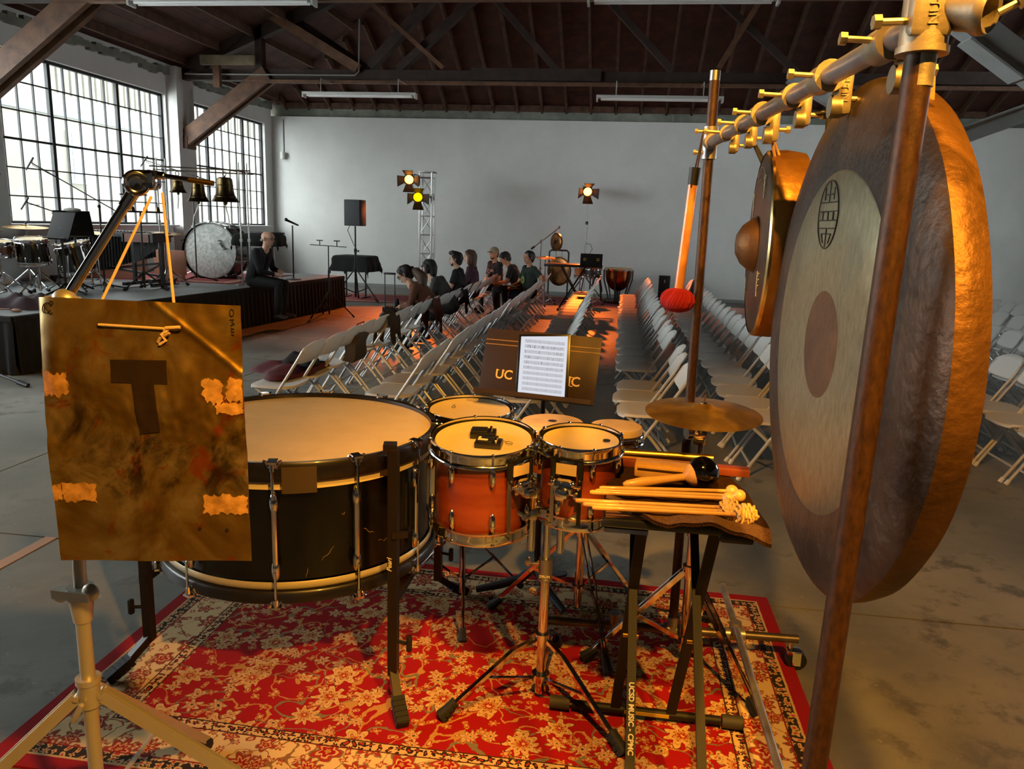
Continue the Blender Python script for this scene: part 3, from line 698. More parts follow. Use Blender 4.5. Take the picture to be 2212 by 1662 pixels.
# small percussion bar with cup chimes
t = T('accessory_stand', 'dark stand with a bar of small cup chimes left of the bell rack', 'stand', (-6.1, 9.3, ZP))
tripod(t, -6.1, 9.3, ZP, .22, .3, .2, top=1.0, mat=BLACKM)
MB().tube((-6.38, 9.2, 1.55), (-5.82, 9.4, 1.55), .012, n=10).tube((-6.3, 9.2, 1.76), (-6.0, 9.32, 1.76), .008, n=8).build('bar', BLACKM, t)
for k in range(4):
    p = V((-6.32+k*.14, 9.22+k*.05, 1.56)); MB().lathe([(.003, .06), (.012, .055), (.026, .03), (.03, 0), (.027, 0), (.02, .03), (.003, .05)], p, (0, 0, 1), 14).tube(p, p+V((0, 0, .1)), .003, n=6).build('cup_chime', BELL, t)
# microphone booms around the stage
def boom_mic(label, x, y, z0, zj, a, b, r=.30, group='microphone stands on the stage', a0=.3):
    t = T('microphone_stand', label, 'microphone stand', (x, y, z0), group)
    base = V((x, y, z0))
    MB().tube(base+V((0, 0, .06)), (x, y, zj), .010, n=10).build('pole', BLACKM, t)
    MB().tube((x, y, z0+.05), (x, y, z0+.11), .024, n=12).build('hub', BLACKM, t)
    for k in range(3):
        d = rot_dir(a0+2*PI*k/3); MB().tube(base+V((0, 0, .08)), base+d*r+V((0, 0, .012)), .009, n=8).tube(base+d*(r-.05)+V((0, 0, .022)), base+d*r+V((0, 0, .014)), .014, n=8).build('leg', BLACKM, t)
    if a is not None:
        MB().tube(a, b, .007, n=8).build('boom', BLACKM, t); MB().ball((x, y, zj), .022, 10, 6).build('clutch', BLACKM, t)
        d = (V(b)-V(a)).normalized(); mic(t, V(b)+V((.05, -.02, .05)), (.7, -.2, .7), .20, .011)
        MB().path([V(b), V(b)+V((.03, 0, .06)), V(b)+V((.02, 0, -.03)), V((x, y, zj))+(V(b)-V((x, y, zj)))*.5+V((0, 0, .03))], .004, 5).build('cable', BLACKM, t)
boom_mic('black boom microphone stand before the standing bass drum', -6.29, 10.9, ZP, 1.93, (-5.78, 10.7, 1.985), (-7.05, 10.95, 2.30))
boom_mic('black boom microphone stand with raised arm by the vibraphone', -6.45, 9.0, ZP, 1.60, (-6.2, 9.1, 1.5), (-7.25, 8.9, 2.1), a0=1.1)
boom_mic('black boom microphone stand with long arm behind the near tom', -7.0, 8.9, ZP, 1.5, (-6.8, 8.95, 1.45), (-7.2, 8.7, 1.62), a0=.7)
boom_mic('black boom microphone stand high at the left edge of the stage', -7.45, 8.1, ZP, 1.7, (-7.6, 8.15, 1.7), (-6.95, 8.0, 1.86), a0=.1)
t = T('microphone_stand', 'straight vocal microphone stand behind the seated man on stage', 'microphone stand', (-5.2, 11.9, ZP), 'microphone stands on the stage')
MB().tube((-5.2, 11.9, ZP), (-5.2, 11.9, 1.42), .012, n=10).build('pole', BLACKM, t)
MB().lathe([(.004, .03), (.03, .028), (.12, .012), (.125, 0), (.004, 0)], (-5.2, 11.9, ZP), (0, 0, 1), 24).build('round_base', BLACKM, t)
MB().tube((-5.28, 11.86, 1.50), (-5.11, 11.93, 1.42), .020, .013, n=10).ball((-5.285, 11.858, 1.505), .028, 10, 7).build('microphone', BLACKP, t)
cloth_table('black cloth covered small table on stage behind the seated man', -5.42, 11.2, ZP, .58, .40, 1.28, .20, .15, 3)
tag(MB().rbox((-5.28, 11.15, 1.30), (.5, .16, .03), .008, Matrix.Rotation(.1, 3, 'Z')).build('instrument_case', BLACKP), 'thin black case lying on the cloth table on stage', 'case')
# dark jacket and mallet bag lying at the near corner of the stage
t = T('dark_jacket', 'dark jacket lying in a heap on the near stage edge', 'jacket', (-5.75, 7.0, ZP))
def heap(cx, cy, z, rx, ry, h, seed, nu=22, nv=18, ang=0.0):
    rn = random.Random(seed); P = [(rn.uniform(3, 9), rn.uniform(3, 9), rn.uniform(0, 6)) for _ in range(5)]; R = Matrix.Rotation(ang, 3, 'Z')
    def fn(a, b):
        th = 2*PI*a; k = b; e = 1+.18*math.sin(3*th+P[0][2])+.1*math.sin(5*th+P[1][2])
        x, y = rx*k*e*math.cos(th), ry*k*e*math.sin(th)
        zz = h*(1-k*k)**.6*(1+.35*math.sin(P[2][0]*x/rx+P[2][2])*math.cos(P[3][0]*y/ry)) if k < 1 else 0
        return V((cx, cy, z+.004+zz))+R @ V((x, y, 0))
    return MB().grid(fn, nu*2, nv//2)
heap(-5.85, 6.98, ZP, .34, .16, .13, 4, ang=.2).build('cloth', M('plum_cloth', '#2a1a22', .9, bump=.3, bscale=90), t, 70)
tag(MB().tube((-6.0, 6.62, ZP+.03), (-5.78, 6.66, ZP+.03), .009, .008, n=10).ball((-5.73, 6.67, ZP+.02), (.06, .02, .018), 12, 8).build('mallet_pouch', M('tan_leather', '#6a4a34', .7)), 'tan mallet with a padded head lying at the near stage edge', 'mallet')
# mic stand foot reaching in from the left below the stage
t = T('microphone_stand', 'black microphone stand in front of the stage with its leg reaching in from the left', 'microphone stand', (-5.62, 6.02, 0))
MB().tube((-5.62, 6.02, .1), (-5.62, 6.02, 1.4), .012, n=10).build('pole', BLACKM, t)
for a in (-.06, 2.0, 4.0):
    d = rot_dir(a); b0 = V((-5.62, 6.02, .16)); b1 = V((-5.62, 6.02, .016))+d*.52
    MB().tube(b0, b1, .013, n=8).tube(b1-d*.10+V((0, 0, .025)), b1, .022, n=10).build('leg', BLACKM, t)

# ------------------------------------------------------------------ folding chairs in rows
CHP = M('white_chair_plastic', '#c9c7c2', .45, bump=.05, bscale=120); CHF = M('grey_chair_tube', '#b4b3b0', .35, .15)
CW = .375
def chair_thing(label, full=True):
    t = T('folding_chair', label, 'chair', (0, 0, 0))
    w = CW/2
    def seat(a, b):
        u = a*2-1; v = b; hw = w*(.86+.14*min(1, v*3.2))*(1-.16*max(0, v-.72)/.28*.8)
        e = 1-.05*max(0, abs(u)-.7)/.3
        x = -.19+.345*v; y = hw*u; 
        if v < .14: x += .035*abs(u)**4*(1-v/.14)
        if v > .86: x -= .03*abs(u)**4*(v-.86)/.14
        return V((x, y, .392-.012*(1-u*u)*math.sin(PI*v)-(.012*(1-v/.12) if v < .12 else 0)))
    MB().grid(seat, 8, 9, (0, 0, -.018)).build('seat', CHP, t, 50)
    def back(a, b):
        u = a*2-1; z = .545+.165*b; hw = w*(.985-.03*b); 
        if b > .8: z -= .045*abs(u)**3.5*(b-.8)/.2
        if b < .2: z += .02*abs(u)**4*(1-b/.2)
        return V((.207+.55*(z-.60)+.020*(1-u*u), hw*u, z))
    MB().grid(back, 9, 6, (.014, 0, .004)).build('backrest', CHP, t, 50)
    r = .0105; n = 7
    if full:
        for s in (-1, 1):
            f = MB().path([(-.165, s*(w-.012), .004), (.02, s*(w-.008), .30), (.215, s*(w-.006), .60), (.245, s*(w-.012), .655)], r, n).build('front_leg', CHF, t)
            MB().tube((-.168, s*(w-.012), 0), (-.150, s*(w-.012), .03), r*1.5, r*1.35, n=9).build('foot_cap', CHP, f)
            g = MB().path([(-.135, s*(w-.035), .375), (.02, s*(w-.035), .24), (.11, s*(w-.03), .135), (.215, s*(w-.03), .004)], r, n).build('rear_leg', CHF, t)
            MB().tube((.222, s*(w-.03), 0), (.198, s*(w-.03), .028), r*1.5, r*1.35, n=9).build('foot_cap', CHP, g)
        MB().tube((-.10, -w, .105), (-.10, w, .105), .008, n=7).build('front_crossbar', CHF, t)
        MB().tube((.15, -w+.02, .095), (.15, w-.02, .095), .008, n=7).build('rear_crossbar', CHF, t)
    else:
        for s in (-1, 1):
            MB().tube((-.165, s*(w-.012), .0), (.235, s*(w-.008), .645), r, n=5).build('front_leg', CHF, t)
            MB().tube((-.135, s*(w-.035), .375), (.215, s*(w-.03), .0), r, n=5).build('rear_leg', CHF, t)
        MB().tube((.15, -w+.02, .095), (.15, w-.02, .095), .008, n=5).build('rear_crossbar', CHF, t)
    return t
ROWX = [-2.35, -1.50, -.615, .21, .98, 1.86, 2.72, 3.56, 4.40, 5.25]
ROWN = ['the row nearest the stage', 'the second row from the stage', 'the third row from the stage', 'the row behind the central aisle', 'the fifth row from the stage', 'the sixth row from the stage', 'the seventh row from the stage', 'the eighth row from the stage', 'the ninth row from the stage', 'the row farthest from the stage']
near0 = chair_thing('x', True); far0 = chair_thing('x', False); near_t, far_t = snap(near0), snap(far0)
Y0 = [5.15, 5.12, 5.20, 5.00, 5.02, 5.0, 5.0, 5.2, 5.3, 5.4]
def visible(x, y):
    v = V((x, y, .5))-V((0, 0, 1.55)); d = v.dot(F_); px = 1106+1662*v.dot(R_)/d
    return px, 831-1662*v.dot(U_)/d
first = {}
for i, X in enumerate(ROWX):
    k = 0
    for j in range(23):
        y = Y0[i]+j*.40
        if y > 14.1 or (i >= 5 and y > 12.6): break
        px, py = visible(X, y)
        if i >= 5 and not (px > 2085 or 1560 < px < 1700): continue
        if px > 2290: continue
        if i == 3 and j in (3,): continue
        src = near_t if y < 8.3 else far_t
        nm = 'white folding chair, %s from the near end of %s' % (ORD[k], ROWN[i]); k += 1
        c = dup(src, (X+random.uniform(-.018, .018), y+random.uniform(-.012, .012), 0), random.uniform(-.045, .045), nm, 'white folding chairs of '+ROWN[i])
for o in (near0, far0):
    for c in list(o.children):
        for g in list(c.children): bpy.data.objects.remove(g)
        bpy.data.objects.remove(c)
    bpy.data.objects.remove(o)

# ------------------------------------------------------------------ people
SKIN = M('skin', '#b5805f', .55); SKIN2 = M('skin_light', '#c79a7f', .55)
def mk_cloth(n, c): return M(n, c, .9, bump=.25, bscale=70, bdist=.006)
def capsule_sd(P, p, q, r1, r2):
    p = np.array(p); q = np.array(q); d = q-p; L = float(d@d) or 1e-9
    k = np.clip(((P-p)@d)/L, 0, 1); return np.linalg.norm(P-(p+k[:, None]*d), axis=1)-(r1+(r2-r1)*k)
def blob(prims, voxel, smooth=5):
    m = MB()
    for _, p, q, r1, r2 in prims:
        p, q = V(p), V(q)
        m.ball(p, r1, 14, 9); m.ball(q, r2, 14, 9)
        if (q-p).length > 1e-4: m.tube(p, q, r1, r2, n=14)
    me = m.mesh('blob', SKIN, 0); o = bpy.data.objects.new('blob', me); COL.objects.link(o)
    a = o.modifiers.new('r', 'REMESH'); a.mode = 'VOXEL'; a.voxel_size = voxel
    b = o.modifiers.new('s', 'SMOOTH'); b.factor = .5; b.iterations = smooth
    out = bpy.data.meshes.new_from_object(o.evaluated_get(bpy.context.evaluated_depsgraph_get()))
    bpy.data.objects.remove(o); bpy.data.meshes.remove(me)
    out.polygons.foreach_set('use_smooth', [True]*len(out.polygons)); return out
def person(label, x, y, face, mats, lean=.1, head=(0, 0), hands=((.30, .10, .12), (.30, -.10, .12)), hair='short', haircol='#14100e', sleeve='short', zseat=.39, hips=(0, 0), scale=.89, extra=None, group='seated audience members', knees=None, leg_drop=.43, beard=None, glasses=False):
    """body frame: +x forward, +y left, +z up, origin on the seat under the hips"""
    t = T('person', label, 'person', (x, y, zseat), group, face)
    A = V((0, 0, .09)); B = V((math.sin(lean)*.36, 0, .09+math.cos(lean)*.36)); N = V((math.sin(lean*1.25)*.52, 0, .09+math.cos(lean*1.1)*.50))
    P = []
    for s in (-1, 1):
        sh = B+V((math.sin(lean)*.07, s*.165, .075*math.cos(lean)))
        P += [('shirt', A+V((0, s*.07, .02)), B+V((0, s*.085, -.02)), .105, .105), ('shirt', B+V((0, s*.06, .0)), sh, .09, .066)]
        hp = A+V((.02, s*.085, 0)); kn = V((.45, s*.13, .085)) if knees is None else V((knees[0], s*knees[1], knees[2])); an = kn+V((-.04, 0, -leg_drop))
        P += [('pants', hp, kn, .095, .062), ('pants', kn, an, .060, .042), ('shoe', an+V((-.03, 0, -.035)), an+V((.15, s*.02, -.05)), .040, .034)]
        hd = V(hands[0 if s > 0 else 1]); el = (sh+hd)/2+V((-.06, s*.085, -.11)); 
        P += [('shirt', sh, sh+(el-sh)*.62, .058, .052), ('shirt' if sleeve == 'long' else 'skin', sh+(el-sh)*.62, el, .046, .042), ('shirt' if sleeve == 'long' else 'skin', el, el+(hd-el)*.86, .042, .030), ('skin', el+(hd-el)*.86, hd, .028, .030)]
        fd = (hd-el).normalized(); sd = fd.cross(V((0, 0, 1))).normalized()
        for k in range(4):
            b0 = hd+sd*(k-1.5)*.018+fd*.02; ln = (.044, .054, .050, .038)[k]; mid = b0+fd*ln*.7+V((0, 0, -.010)); P += [('skin', b0, mid, .0095, .009), ('skin', mid, mid+(fd*.5+V((0, 0, -.8)))*ln*.55, .009, .0075)]
        P += [('skin', hd-fd*.01+sd*s*-.022, hd+fd*.03-sd*s*.05+V((0, 0, -.01)), .011, .009)]
    R = Matrix.Rotation(head[1], 3, 'Z') @ Matrix.Rotation(head[0], 3, 'Y')
    Hc = N+V((.012, 0, .045))+R @ V((.018, 0, .085))
    def h(a, b, c): return Hc+R @ V((a, b, c))
    P += [('shirt', B+V((0, 0, .05)), N+V((-.025, 0, -.03)), .085, .056), ('skin', N+V((-.01, 0, -.03)), h(-.02, 0, -.05), .052, .050),
          ('skin', h(-.025, 0, .025), h(.015, 0, .03), .080, .074), ('skin', h(.012, 0, -.035), h(.028, 0, -.078), .058, .034), ('skin', h(.0, .0, -.03), h(.0, 0, .03), .066, .070),
          ('skin', h(.078, 0, .018), h(.097, 0, -.020), .009, .012), ('skin', h(.072, 0, -.062), h(.078, 0, -.058), .014, .014), ('skin', h(.066, -.03, .036), h(.066, .03, .036), .016, .016)]
    for s in (-1, 1): P += [('skin', h(-.012, s*.076, -.015), h(-.012, s*.080, .022), .012, .015)]
    me = blob(P, .0085)
    me.transform(Matrix.Scale(scale, 4))
    names = ['skin', 'shirt', 'pants', 'shoe']; me.materials.clear()
    for n in names: me.materials.append(mats[n])
    C = np.empty(len(me.polygons)*3); me.polygons.foreach_get('center', C); C = C.reshape(-1, 3)/scale
    best = np.full(len(C), 9.0); idx = np.zeros(len(C), int)
    for n, p, q, r1, r2 in P:
        d = capsule_sd(C, p, q, r1, r2); k = d < best; best[k] = d[k]; idx[k] = names.index(n)
    me.polygons.foreach_set('material_index', idx.tolist()); me.name = 'body'
    link('body', me, t)
    hm = M('hair_'+haircol.strip('#'), haircol, .6, bump=.4, bscale=120)
    def hairpart(name, pr, mat=hm, vox=.009):
        q = blob([('h',)+tuple(a) for a in pr], vox, 3); q.transform(Matrix.Scale(scale, 4)); q.materials.clear(); q.materials.append(mat); q.name = name; return link(name, q, t)
    cap_ = [(h(-.04, 0, .045), h(.0, 0, .066), .088, .074), (h(-.055, 0, -.03), h(-.05, 0, .03), .062, .084), (h(.0, 0, .075), h(.045, 0, .082), .060, .038)]
    for s in (-1, 1): cap_ += [(h(-.03, s*.045, .0), h(.02, s*.050, .06), .046, .040), (h(-.005, s*.072, .02), h(-.02, s*.066, -.02), .014, .022)]
    if hair == 'short': hairpart('hair', cap_)
    elif hair == 'quiff': hairpart('hair', cap_+[(h(.03, 0, .10), h(.085, 0, .105), .040, .030), (h(-.02, 0, .09), h(.05, .02, .115), .05, .035)])
    elif hair == 'mop': hairpart('hair', cap_+[(h(-.02, s*.07, .03), h(.0, s*.066, -.045), .042, .034) for s in (-1, 1)]+[(h(-.07, 0, .0), h(-.06, 0, -.08), .070, .055), (h(.045, -.03, .075), h(.078, .03, .045), .036, .026)])
    elif hair == 'bob': hairpart('hair', cap_+[(h(-.01, s*.072, .03), h(-.012, s*.078, -.10), .036, .038) for s in (-1, 1)]+[(h(-.07, 0, .02), h(-.065, 0, -.13), .07, .062)])
    elif hair == 'pony':
        hairpart('hair', cap_+[(h(-.10, 0, .03), h(-.135, 0, .03), .030, .030)])
        hairpart('ponytail', (lambda q: [(q, q+V((-.07, .0, -.03)), .034, .062), (q+V((-.07, .0, -.03)), q+V((-.15, .01, -.10)), .066, .080), (q+V((-.15, .01, -.10)), q+V((-.17, .03, -.20)), .080, .055)])(h(-.115, 0, .02)), M('hair_light_ends', '#4a3322', .6, bump=.4, bscale=120))
    elif hair == 'cap':
        hairpart('hair', [(h(-.05, 0, -.03), h(-.04, 0, .02), .055, .078)])
        cm = M('beige_cap', '#8d8069', .85)
        hairpart('cap', [(h(-.02, 0, .055), h(.01, 0, .06), .092, .086)], cm)
        hairpart('cap_brim', [(h(.06, s*.035, .052), h(.145, s*.03, .046), .012, .010) for s in (-1, 0, 1)], cm)
    elif hair == 'fringe': hairpart('hair_fringe', [(h(-.075, s*.045, -.02), h(-.02, s*.074, .0), .022, .012) for s in (-1, 1)]+[(h(-.09, -.03, -.03), h(-.09, .03, -.03), .02, .02)], M('grey_hair', '#8d877f', .7))
    if beard: hairpart('beard', [(h(.035, 0, -.078), h(.052, 0, -.084), .032, .020)]+[(h(.03, s*.045, -.06), h(.045, s*.03, -.078), .012, .016) for s in (-1, 1)]+[(h(.083, -.02, -.045), h(.083, .02, -.045), .007, .007)], M('beard_hair', beard, .8))
    eye = M('dark_eye', '#17110e', .2)
    for s in (-1, 1):
        MB().ball(h(.078, s*.031, .014)*scale, (.008, .011, .006), 10, 6).build('eye', eye, t, world=False)
        MB().path([h(.078, s*.048, .034)*scale, h(.086, s*.030, .040)*scale, h(.084, s*.014, .036)*scale], .004, 6).build('eyebrow', hm, t, world=False)
    MB().path([h(.074, .022, -.050)*scale, h(.088, 0, -.048)*scale, h(.074, -.022, -.050)*scale], .004, 6).build('mouth', M('lips', '#7d4a40', .6), t, world=False)
    if glasses:
        g = MB()
        for s in (-1, 1):
            g.path([(h(.096, s*.034, .012)+R @ V((0, .024*math.cos(a), .018*math.sin(a))))*scale for a in np.linspace(0, 2*PI, 13)[:-1]], .0028, 5, True)
            g.tube(h(.096, s*.056, .016)*scale, h(-.01, s*.082, .018)*scale, .0028, n=5)
        g.build('glasses', BLACKP, t, world=False)
    if extra: extra(t, h, scale, A, B)
    return t
def outfit(skin, shirt, pants, shoe='#121212'): return {'skin': skin, 'shirt': mk_cloth('shirt_'+shirt.strip('#'), shirt), 'pants': mk_cloth('pants_'+pants.strip('#'), pants), 'shoe': M('shoe_'+shoe.strip('#'), shoe, .6)}
FW = PI
def satchel(t, h, sc, A, B): pass
person('woman with long ponytail and brown jacket bending forward in the front row', -2.16, 9.05, FW, outfit(SKIN2, '#5a3320', '#17171a'), .62, (.55, .05), ((.47, .12, .17), (.47, -.12, .17)), 'pony', '#1d1310', 'long', glasses=True)
person('dark-haired man in grey sweater leaning forward behind the ponytail woman', -2.12, 9.75, FW, outfit(SKIN2, '#33312e', '#15161a'), .50, (.25, -.35), ((.45, .10, .2), (.45, -.10, .2)), 'mop', '#120e0c', 'long')
person('bearded man with quiff in black T-shirt, hands clasped, in the front row', -2.25, 10.9, FW, outfit(SKIN2, '#0b0b0d', '#14151a'), .10, (-.04, .10), ((.33, .03, .26), (.33, -.03, .25)), 'quiff', '#1a120e', 'short', beard='#3a2417')
person('woman with auburn bob and purple top in the front row', -2.25, 11.9, FW, outfit(SKIN2, '#3a1e2c', '#17161a'), .08, (0, .05), ((.32, .08, .2), (.32, -.08, .2)), 'bob', '#4a2c1c', 'long')
def flowers(t, h, sc, A, B):
    rn = random.Random(3)
    m = [M('print_orange', '#b0603a', .9), M('print_blue', '#4d7f9a', .9), M('print_pink', '#a87a6c', .9)]
    for k in range(26):
        a = rn.uniform(-1.5, 1.5); z = rn.uniform(.12, .44); r = .17
        c = V((math.cos(a)*.125+.02+z*.08, math.sin(a)*(r+.005), z))*sc
        mb = MB()
        for q in range(5): mb.ball(c+V((0, .013*math.cos(q*1.257), .013*math.sin(q*1.257)))*sc, (.009, .012, .012), 6, 4)
        mb.build('printed_flower', m[k % 3], t, world=False)
person('man with beige flat-brimmed cap and dark flowered shirt, turned toward the hall', -2.15, 13.5, FW+.75, outfit(SKIN, '#101114', '#101013'), .06, (.0, .10), ((.26, .06, .14), (.26, -.06, .14)), 'cap', '#15100d', 'short', extra=flowers, beard='#1c1411')
person('man in black shirt looking down, beside the man in the green T-shirt', -1.66, 12.95, FW, outfit(SKIN, '#111214', '#1a1d26'), .35, (.55, .2), ((.42, .08, .2), (.42, -.08, .2)), 'short', '#0e0b0a', 'short')
def paper(t, h, sc, A, B):
    MB().rbox(V((.40, 0, .22))*sc, (.28*sc, .20*sc, .012), .003, Matrix.Rotation(-.25, 3, 'Y')).build('booklet', M('printed_paper', '#b5b4b0', .8), t, world=False)
    g = M('print_green', '#7f9a4c', .9)
    for k in range(9): MB().ball((V((.125+.03, 0, .33))+V((0, .045*math.cos(k*.7), .05*math.sin(k*.7))))*sc, (.012*sc, .02*sc, .024*sc), 8, 5).build('shirt_print', g, t, world=False)
person('man in green printed T-shirt with booklet, arm over the next chair back', -1.42, 12.45, FW+.6, outfit(SKIN, '#26332a', '#141c2c'), .05, (-.08, .1), ((-.02, .44, .42), (.36, -.06, .20)), 'short', '#0e0b0a', 'short', extra=paper)
person('bald man in black suit and glasses sitting on the stage edge', -5.10, 10.35, -.05, outfit(SKIN2, '#0c0e13', '#0b0c10'), .30, (.12, -.1), ((.36, .06, .24), (.36, -.05, .20)), 'fringe', '#57504a', 'long', zseat=ZP, glasses=True, group='people in the hall', scale=.98, knees=(.42, .10, .06), leg_drop=.42)

# ------------------------------------------------------------------ things left on and around the chairs
t = T('red_bag', 'dark red and black bag lying across the two nearest front-row seats', 'bag', (-2.45, 5.5, .40))
heap(-2.47, 5.52, .395, .26, .34, .06, 11, ang=.1).build('body', M('wine_red_nylon', '#4a1018', .7, bump=.3, bscale=50), t, 70)
heap(-2.40, 5.62, .45, .13, .22, .07, 12, ang=.4).build('jacket_fold', CLOTH_B, t, 70)
t = T('olive_satchel', 'olive brown satchel hanging upright against a front-row chair back', 'bag', (-2.2, 6.15, .40))
def satch(a, b):
    u = a*2-1; return V((-2.22+.05*b+.012*math.sin(b*7), 6.15+u*.15*(1-.12*b), .405+.22*b))
MB().grid(satch, 8, 6, (.085, .01, -.02)).build('body', M('olive_canvas', '#3a2d18', .85, bump=.3, bscale=80), t, 50)
MB().grid(lambda a, b: V((-2.235+.05*(1-b*.45)-.012, 6.15+(a*2-1)*.135, .405+.215*(1-b*.45))), 6, 4, (-.008, 0, -.004)).build('flap', M('olive_canvas'), t, 50)
MB().path([(-2.16, 6.02, .60), (-2.12, 6.1, .70), (-2.10, 6.2, .71), (-2.13, 6.28, .62)], .005, 6).build('strap', M('olive_canvas'), t)
def drape(name, label, cat, x, y, z, w, h, mat, seed, out=.06):
    t = T(name, label, cat, (x, y, z)); rn = random.Random(seed); p = [rn.uniform(0, 6) for _ in range(3)]
    def fn(a, b):
        u = a*2-1; th = b*2-1; zz = z-abs(th)**1.1*h*(.8+.2*math.cos(u*3+p[0])); xx = x+(.035+out*abs(th))*(1 if th > 0 else -1)*min(1, abs(th)*5)+.012*math.sin(u*9+p[1]+th*4)
        return V((xx, y+u*w/2*(1-.1*abs(th))+.015*math.sin(th*8+p[2]), zz+.02*math.cos(th*PI/2)))
    MB().grid(fn, 18, 22, (0, 0, .012)).build('cloth', mat, t, 70); return t
drape('brown_coat', 'dark brown coat hanging over a front-row chair behind the satchel', 'coat', -2.115, 6.95, .70, .32, .30, M('dark_brown_wool', '#241a12', .95, bump=.3, bscale=90), 5)
drape('rust_jacket', 'rust brown jacket hanging behind the ponytail woman', 'jacket', -2.11, 8.65, .70, .34, .42, M('rust_cloth', '#4e2414', .95, bump=.3, bscale=90), 6)
drape('black_jacket', 'black jacket over a front-row chair behind the bearded man', 'jacket', -2.11, 10.3, .70, .32, .36, CLOTH_B, 7)
drape('green_coat', 'dark green coat hung over the far end of the third row', 'coat', -.385, 13.6, .71, .36, .42, M('dark_green_cloth', '#0f1a18', .95, bump=.3, bscale=90), 8)
tag(MB().rbox((-2.33, 6.95, .402), (.2, .28, .008), .003).build('booklet', M('printed_paper')), 'white printed booklet lying on a front-row seat under the brown coat', 'booklet')
t = T('backpack', 'black backpack leaning on a chair in the fifth row', 'backpack', (1.22, 12.0, .40))
MB().rbox((1.16, 12.1, .62), (.17, .27, .42), .06, Matrix.Rotation(.28, 3, 'Y'), 3).build('body', CLOTH_B, t)
MB().rbox((1.07, 12.1, .55), (.07, .21, .2), .03, Matrix.Rotation(.28, 3, 'Y'), 2).build('pocket', CLOTH_B, t)
MB().path([(1.2, 12.04, .82), (1.22, 12.1, .87), (1.24, 12.16, .82)], .01, 6).build('handle', BLACKP, t)
# trolley case with raised handle and camera-like black bundle beside it
t = T('trolley_case', 'black trolley case with raised silver handle left of the ponytail woman', 'suitcase', (-3.1, 10.3, 0))
MB().rbox((-3.1, 10.38, .20), (.26, .18, .36), .03).build('body', CLOTH_B, t)
for x in (-3.185, -3.045):
    MB().tube((x, 10.3, .34), (x, 10.3, .60), .010, n=8).tube((x, 10.3, .58), (x, 10.3, .83), .008, n=8).build('handle_tube', M('dark_alloy', '#5b5b5e', .35, .9), t)
    MB().tube((x-.02, 10.32, .025), (x+.02, 10.32, .025), .025, n=12).build('wheel', RUBBER, t)
MB().rbox((-3.115, 10.3, .835), (.17, .03, .028), .01).build('handle_grip', BLACKP, t)
t = T('black_bag', 'crumpled black shoulder bag standing on the floor by the trolley case', 'bag', (-2.85, 9.9, 0))
heap(-2.86, 9.9, .02, .17, .14, .40, 21).build('body', CLOTH_B, t, 70)
MB().path([(-2.95, 9.85, .33), (-2.9, 9.85, .46), (-2.82, 9.87, .45), (-2.78, 9.9, .33)], .012, 6).build('strap', BLACKP, t)

# ------------------------------------------------------------------ equipment by the back wall
t = T('speaker_stand', 'black tripod speaker stand by the far corner of the stage', 'speaker stand', (-5.0, 14.3, 0))
MB().tube((-5.0, 14.3, .08), (-5.0, 14.3, .95), .022, n=12).tube((-5.0, 14.3, .95), (-5.0, 14.3, 1.42), .016, n=12).build('pole', BLACKM, t)
MB().tube((-5.0, 14.3, .93), (-5.0, 14.3, 1.0), .03, n=12).tube((-5.0, 14.3, .96), (-4.94, 14.27, .96), .008, n=8).ball((-4.93, 14.265, .96), .018, 8, 6).build('collar', BLACKM, t)
MB().tube((-5.0, 14.3, .56), (-5.0, 14.3, .64), .034, n=12).build('leg_hub', BLACKM, t)
for a in (-.3, 1.8, 3.9):
    d = rot_dir(a); p = V((-5.0, 14.3, .6)); f = V((-5.0, 14.3, .012))+d*.52
    lg = MB().tube(p+d*.03, f, .013, n=8).build('leg', BLACKM, t); MB().tube(f-d*.06+V((0, 0, .06)), f, .016, .022, n=10).build('rubber_foot', RUBBER, lg)
    MB().beam(V((-5, 14.3, .16)), p+(f-p)*.55, .012, .02).build('strut', BLACKM, t)
t = T('loudspeaker', 'black loudspeaker on its tripod stand with one side lit orange', 'speaker', (-5.0, 14.3, 1.42))
Rz = Matrix.Rotation(-.10, 3, 'Z')
MB().rbox((-5.0, 14.3, 1.665), (.33, .27, .48), .012, Rz).build('cabinet', M('black_vinyl', '#17171a', .6), t)
MB().rbox(V((-5.0, 14.3, 1.665))+Rz @ V((0, -.139, 0)), (.31, .012, .46), .004, Rz).build('grille', M('speaker_grille', '#2c2f32', .7, bump=.6, bscale=400), t)
MB().path([(-5.12, 14.35, 1.44), (-5.15, 14.3, 1.34), (-5.08, 14.27, 1.2), (-5.01, 14.27, 1.05)], .006, 6).build('cable', BLACKP, t)
cloth_table('black cloth covered table on the floor behind the loudspeaker stand', -5.22, 14.95, 0, .66, .5, .84, .34, -.12, 9)
t = T('microphone_stand', 'black stand with a bar and two empty clips in front of the stage', 'microphone stand', (-4.55, 11.75, 0))
bp = V((-4.55, 11.75, 0))
MB().tube(bp+V((0, 0, .05)), bp+V((0, 0, .75)), .015, n=10).tube(bp+V((0, 0, .75)), bp+V((0, 0, 1.13)), .009, n=10).build('pole', BLACKM, t)
for a in (.1, 2.2, 4.3):
    d = rot_dir(a); lg = MB().tube(bp+V((0, 0, .42)), bp+d*.40+V((0, 0, .02)), .010, n=8).build('leg', BLACKM, t); MB().tube(bp+d*.37+V((0, 0, .05)), bp+d*.4+V((0, 0, .012)), .014, n=8).build('rubber_foot', RUBBER, lg)
    MB().beam(bp+V((0, 0, .12)), bp+d*.2+V((0, 0, .22)), .008, .014).build('strut', BLACKM, t)
MB().tube(bp+V((-.29, -.02, 1.135)), bp+V((.29, .02, 1.115)), .006, n=8).build('crossbar', BLACKM, t)
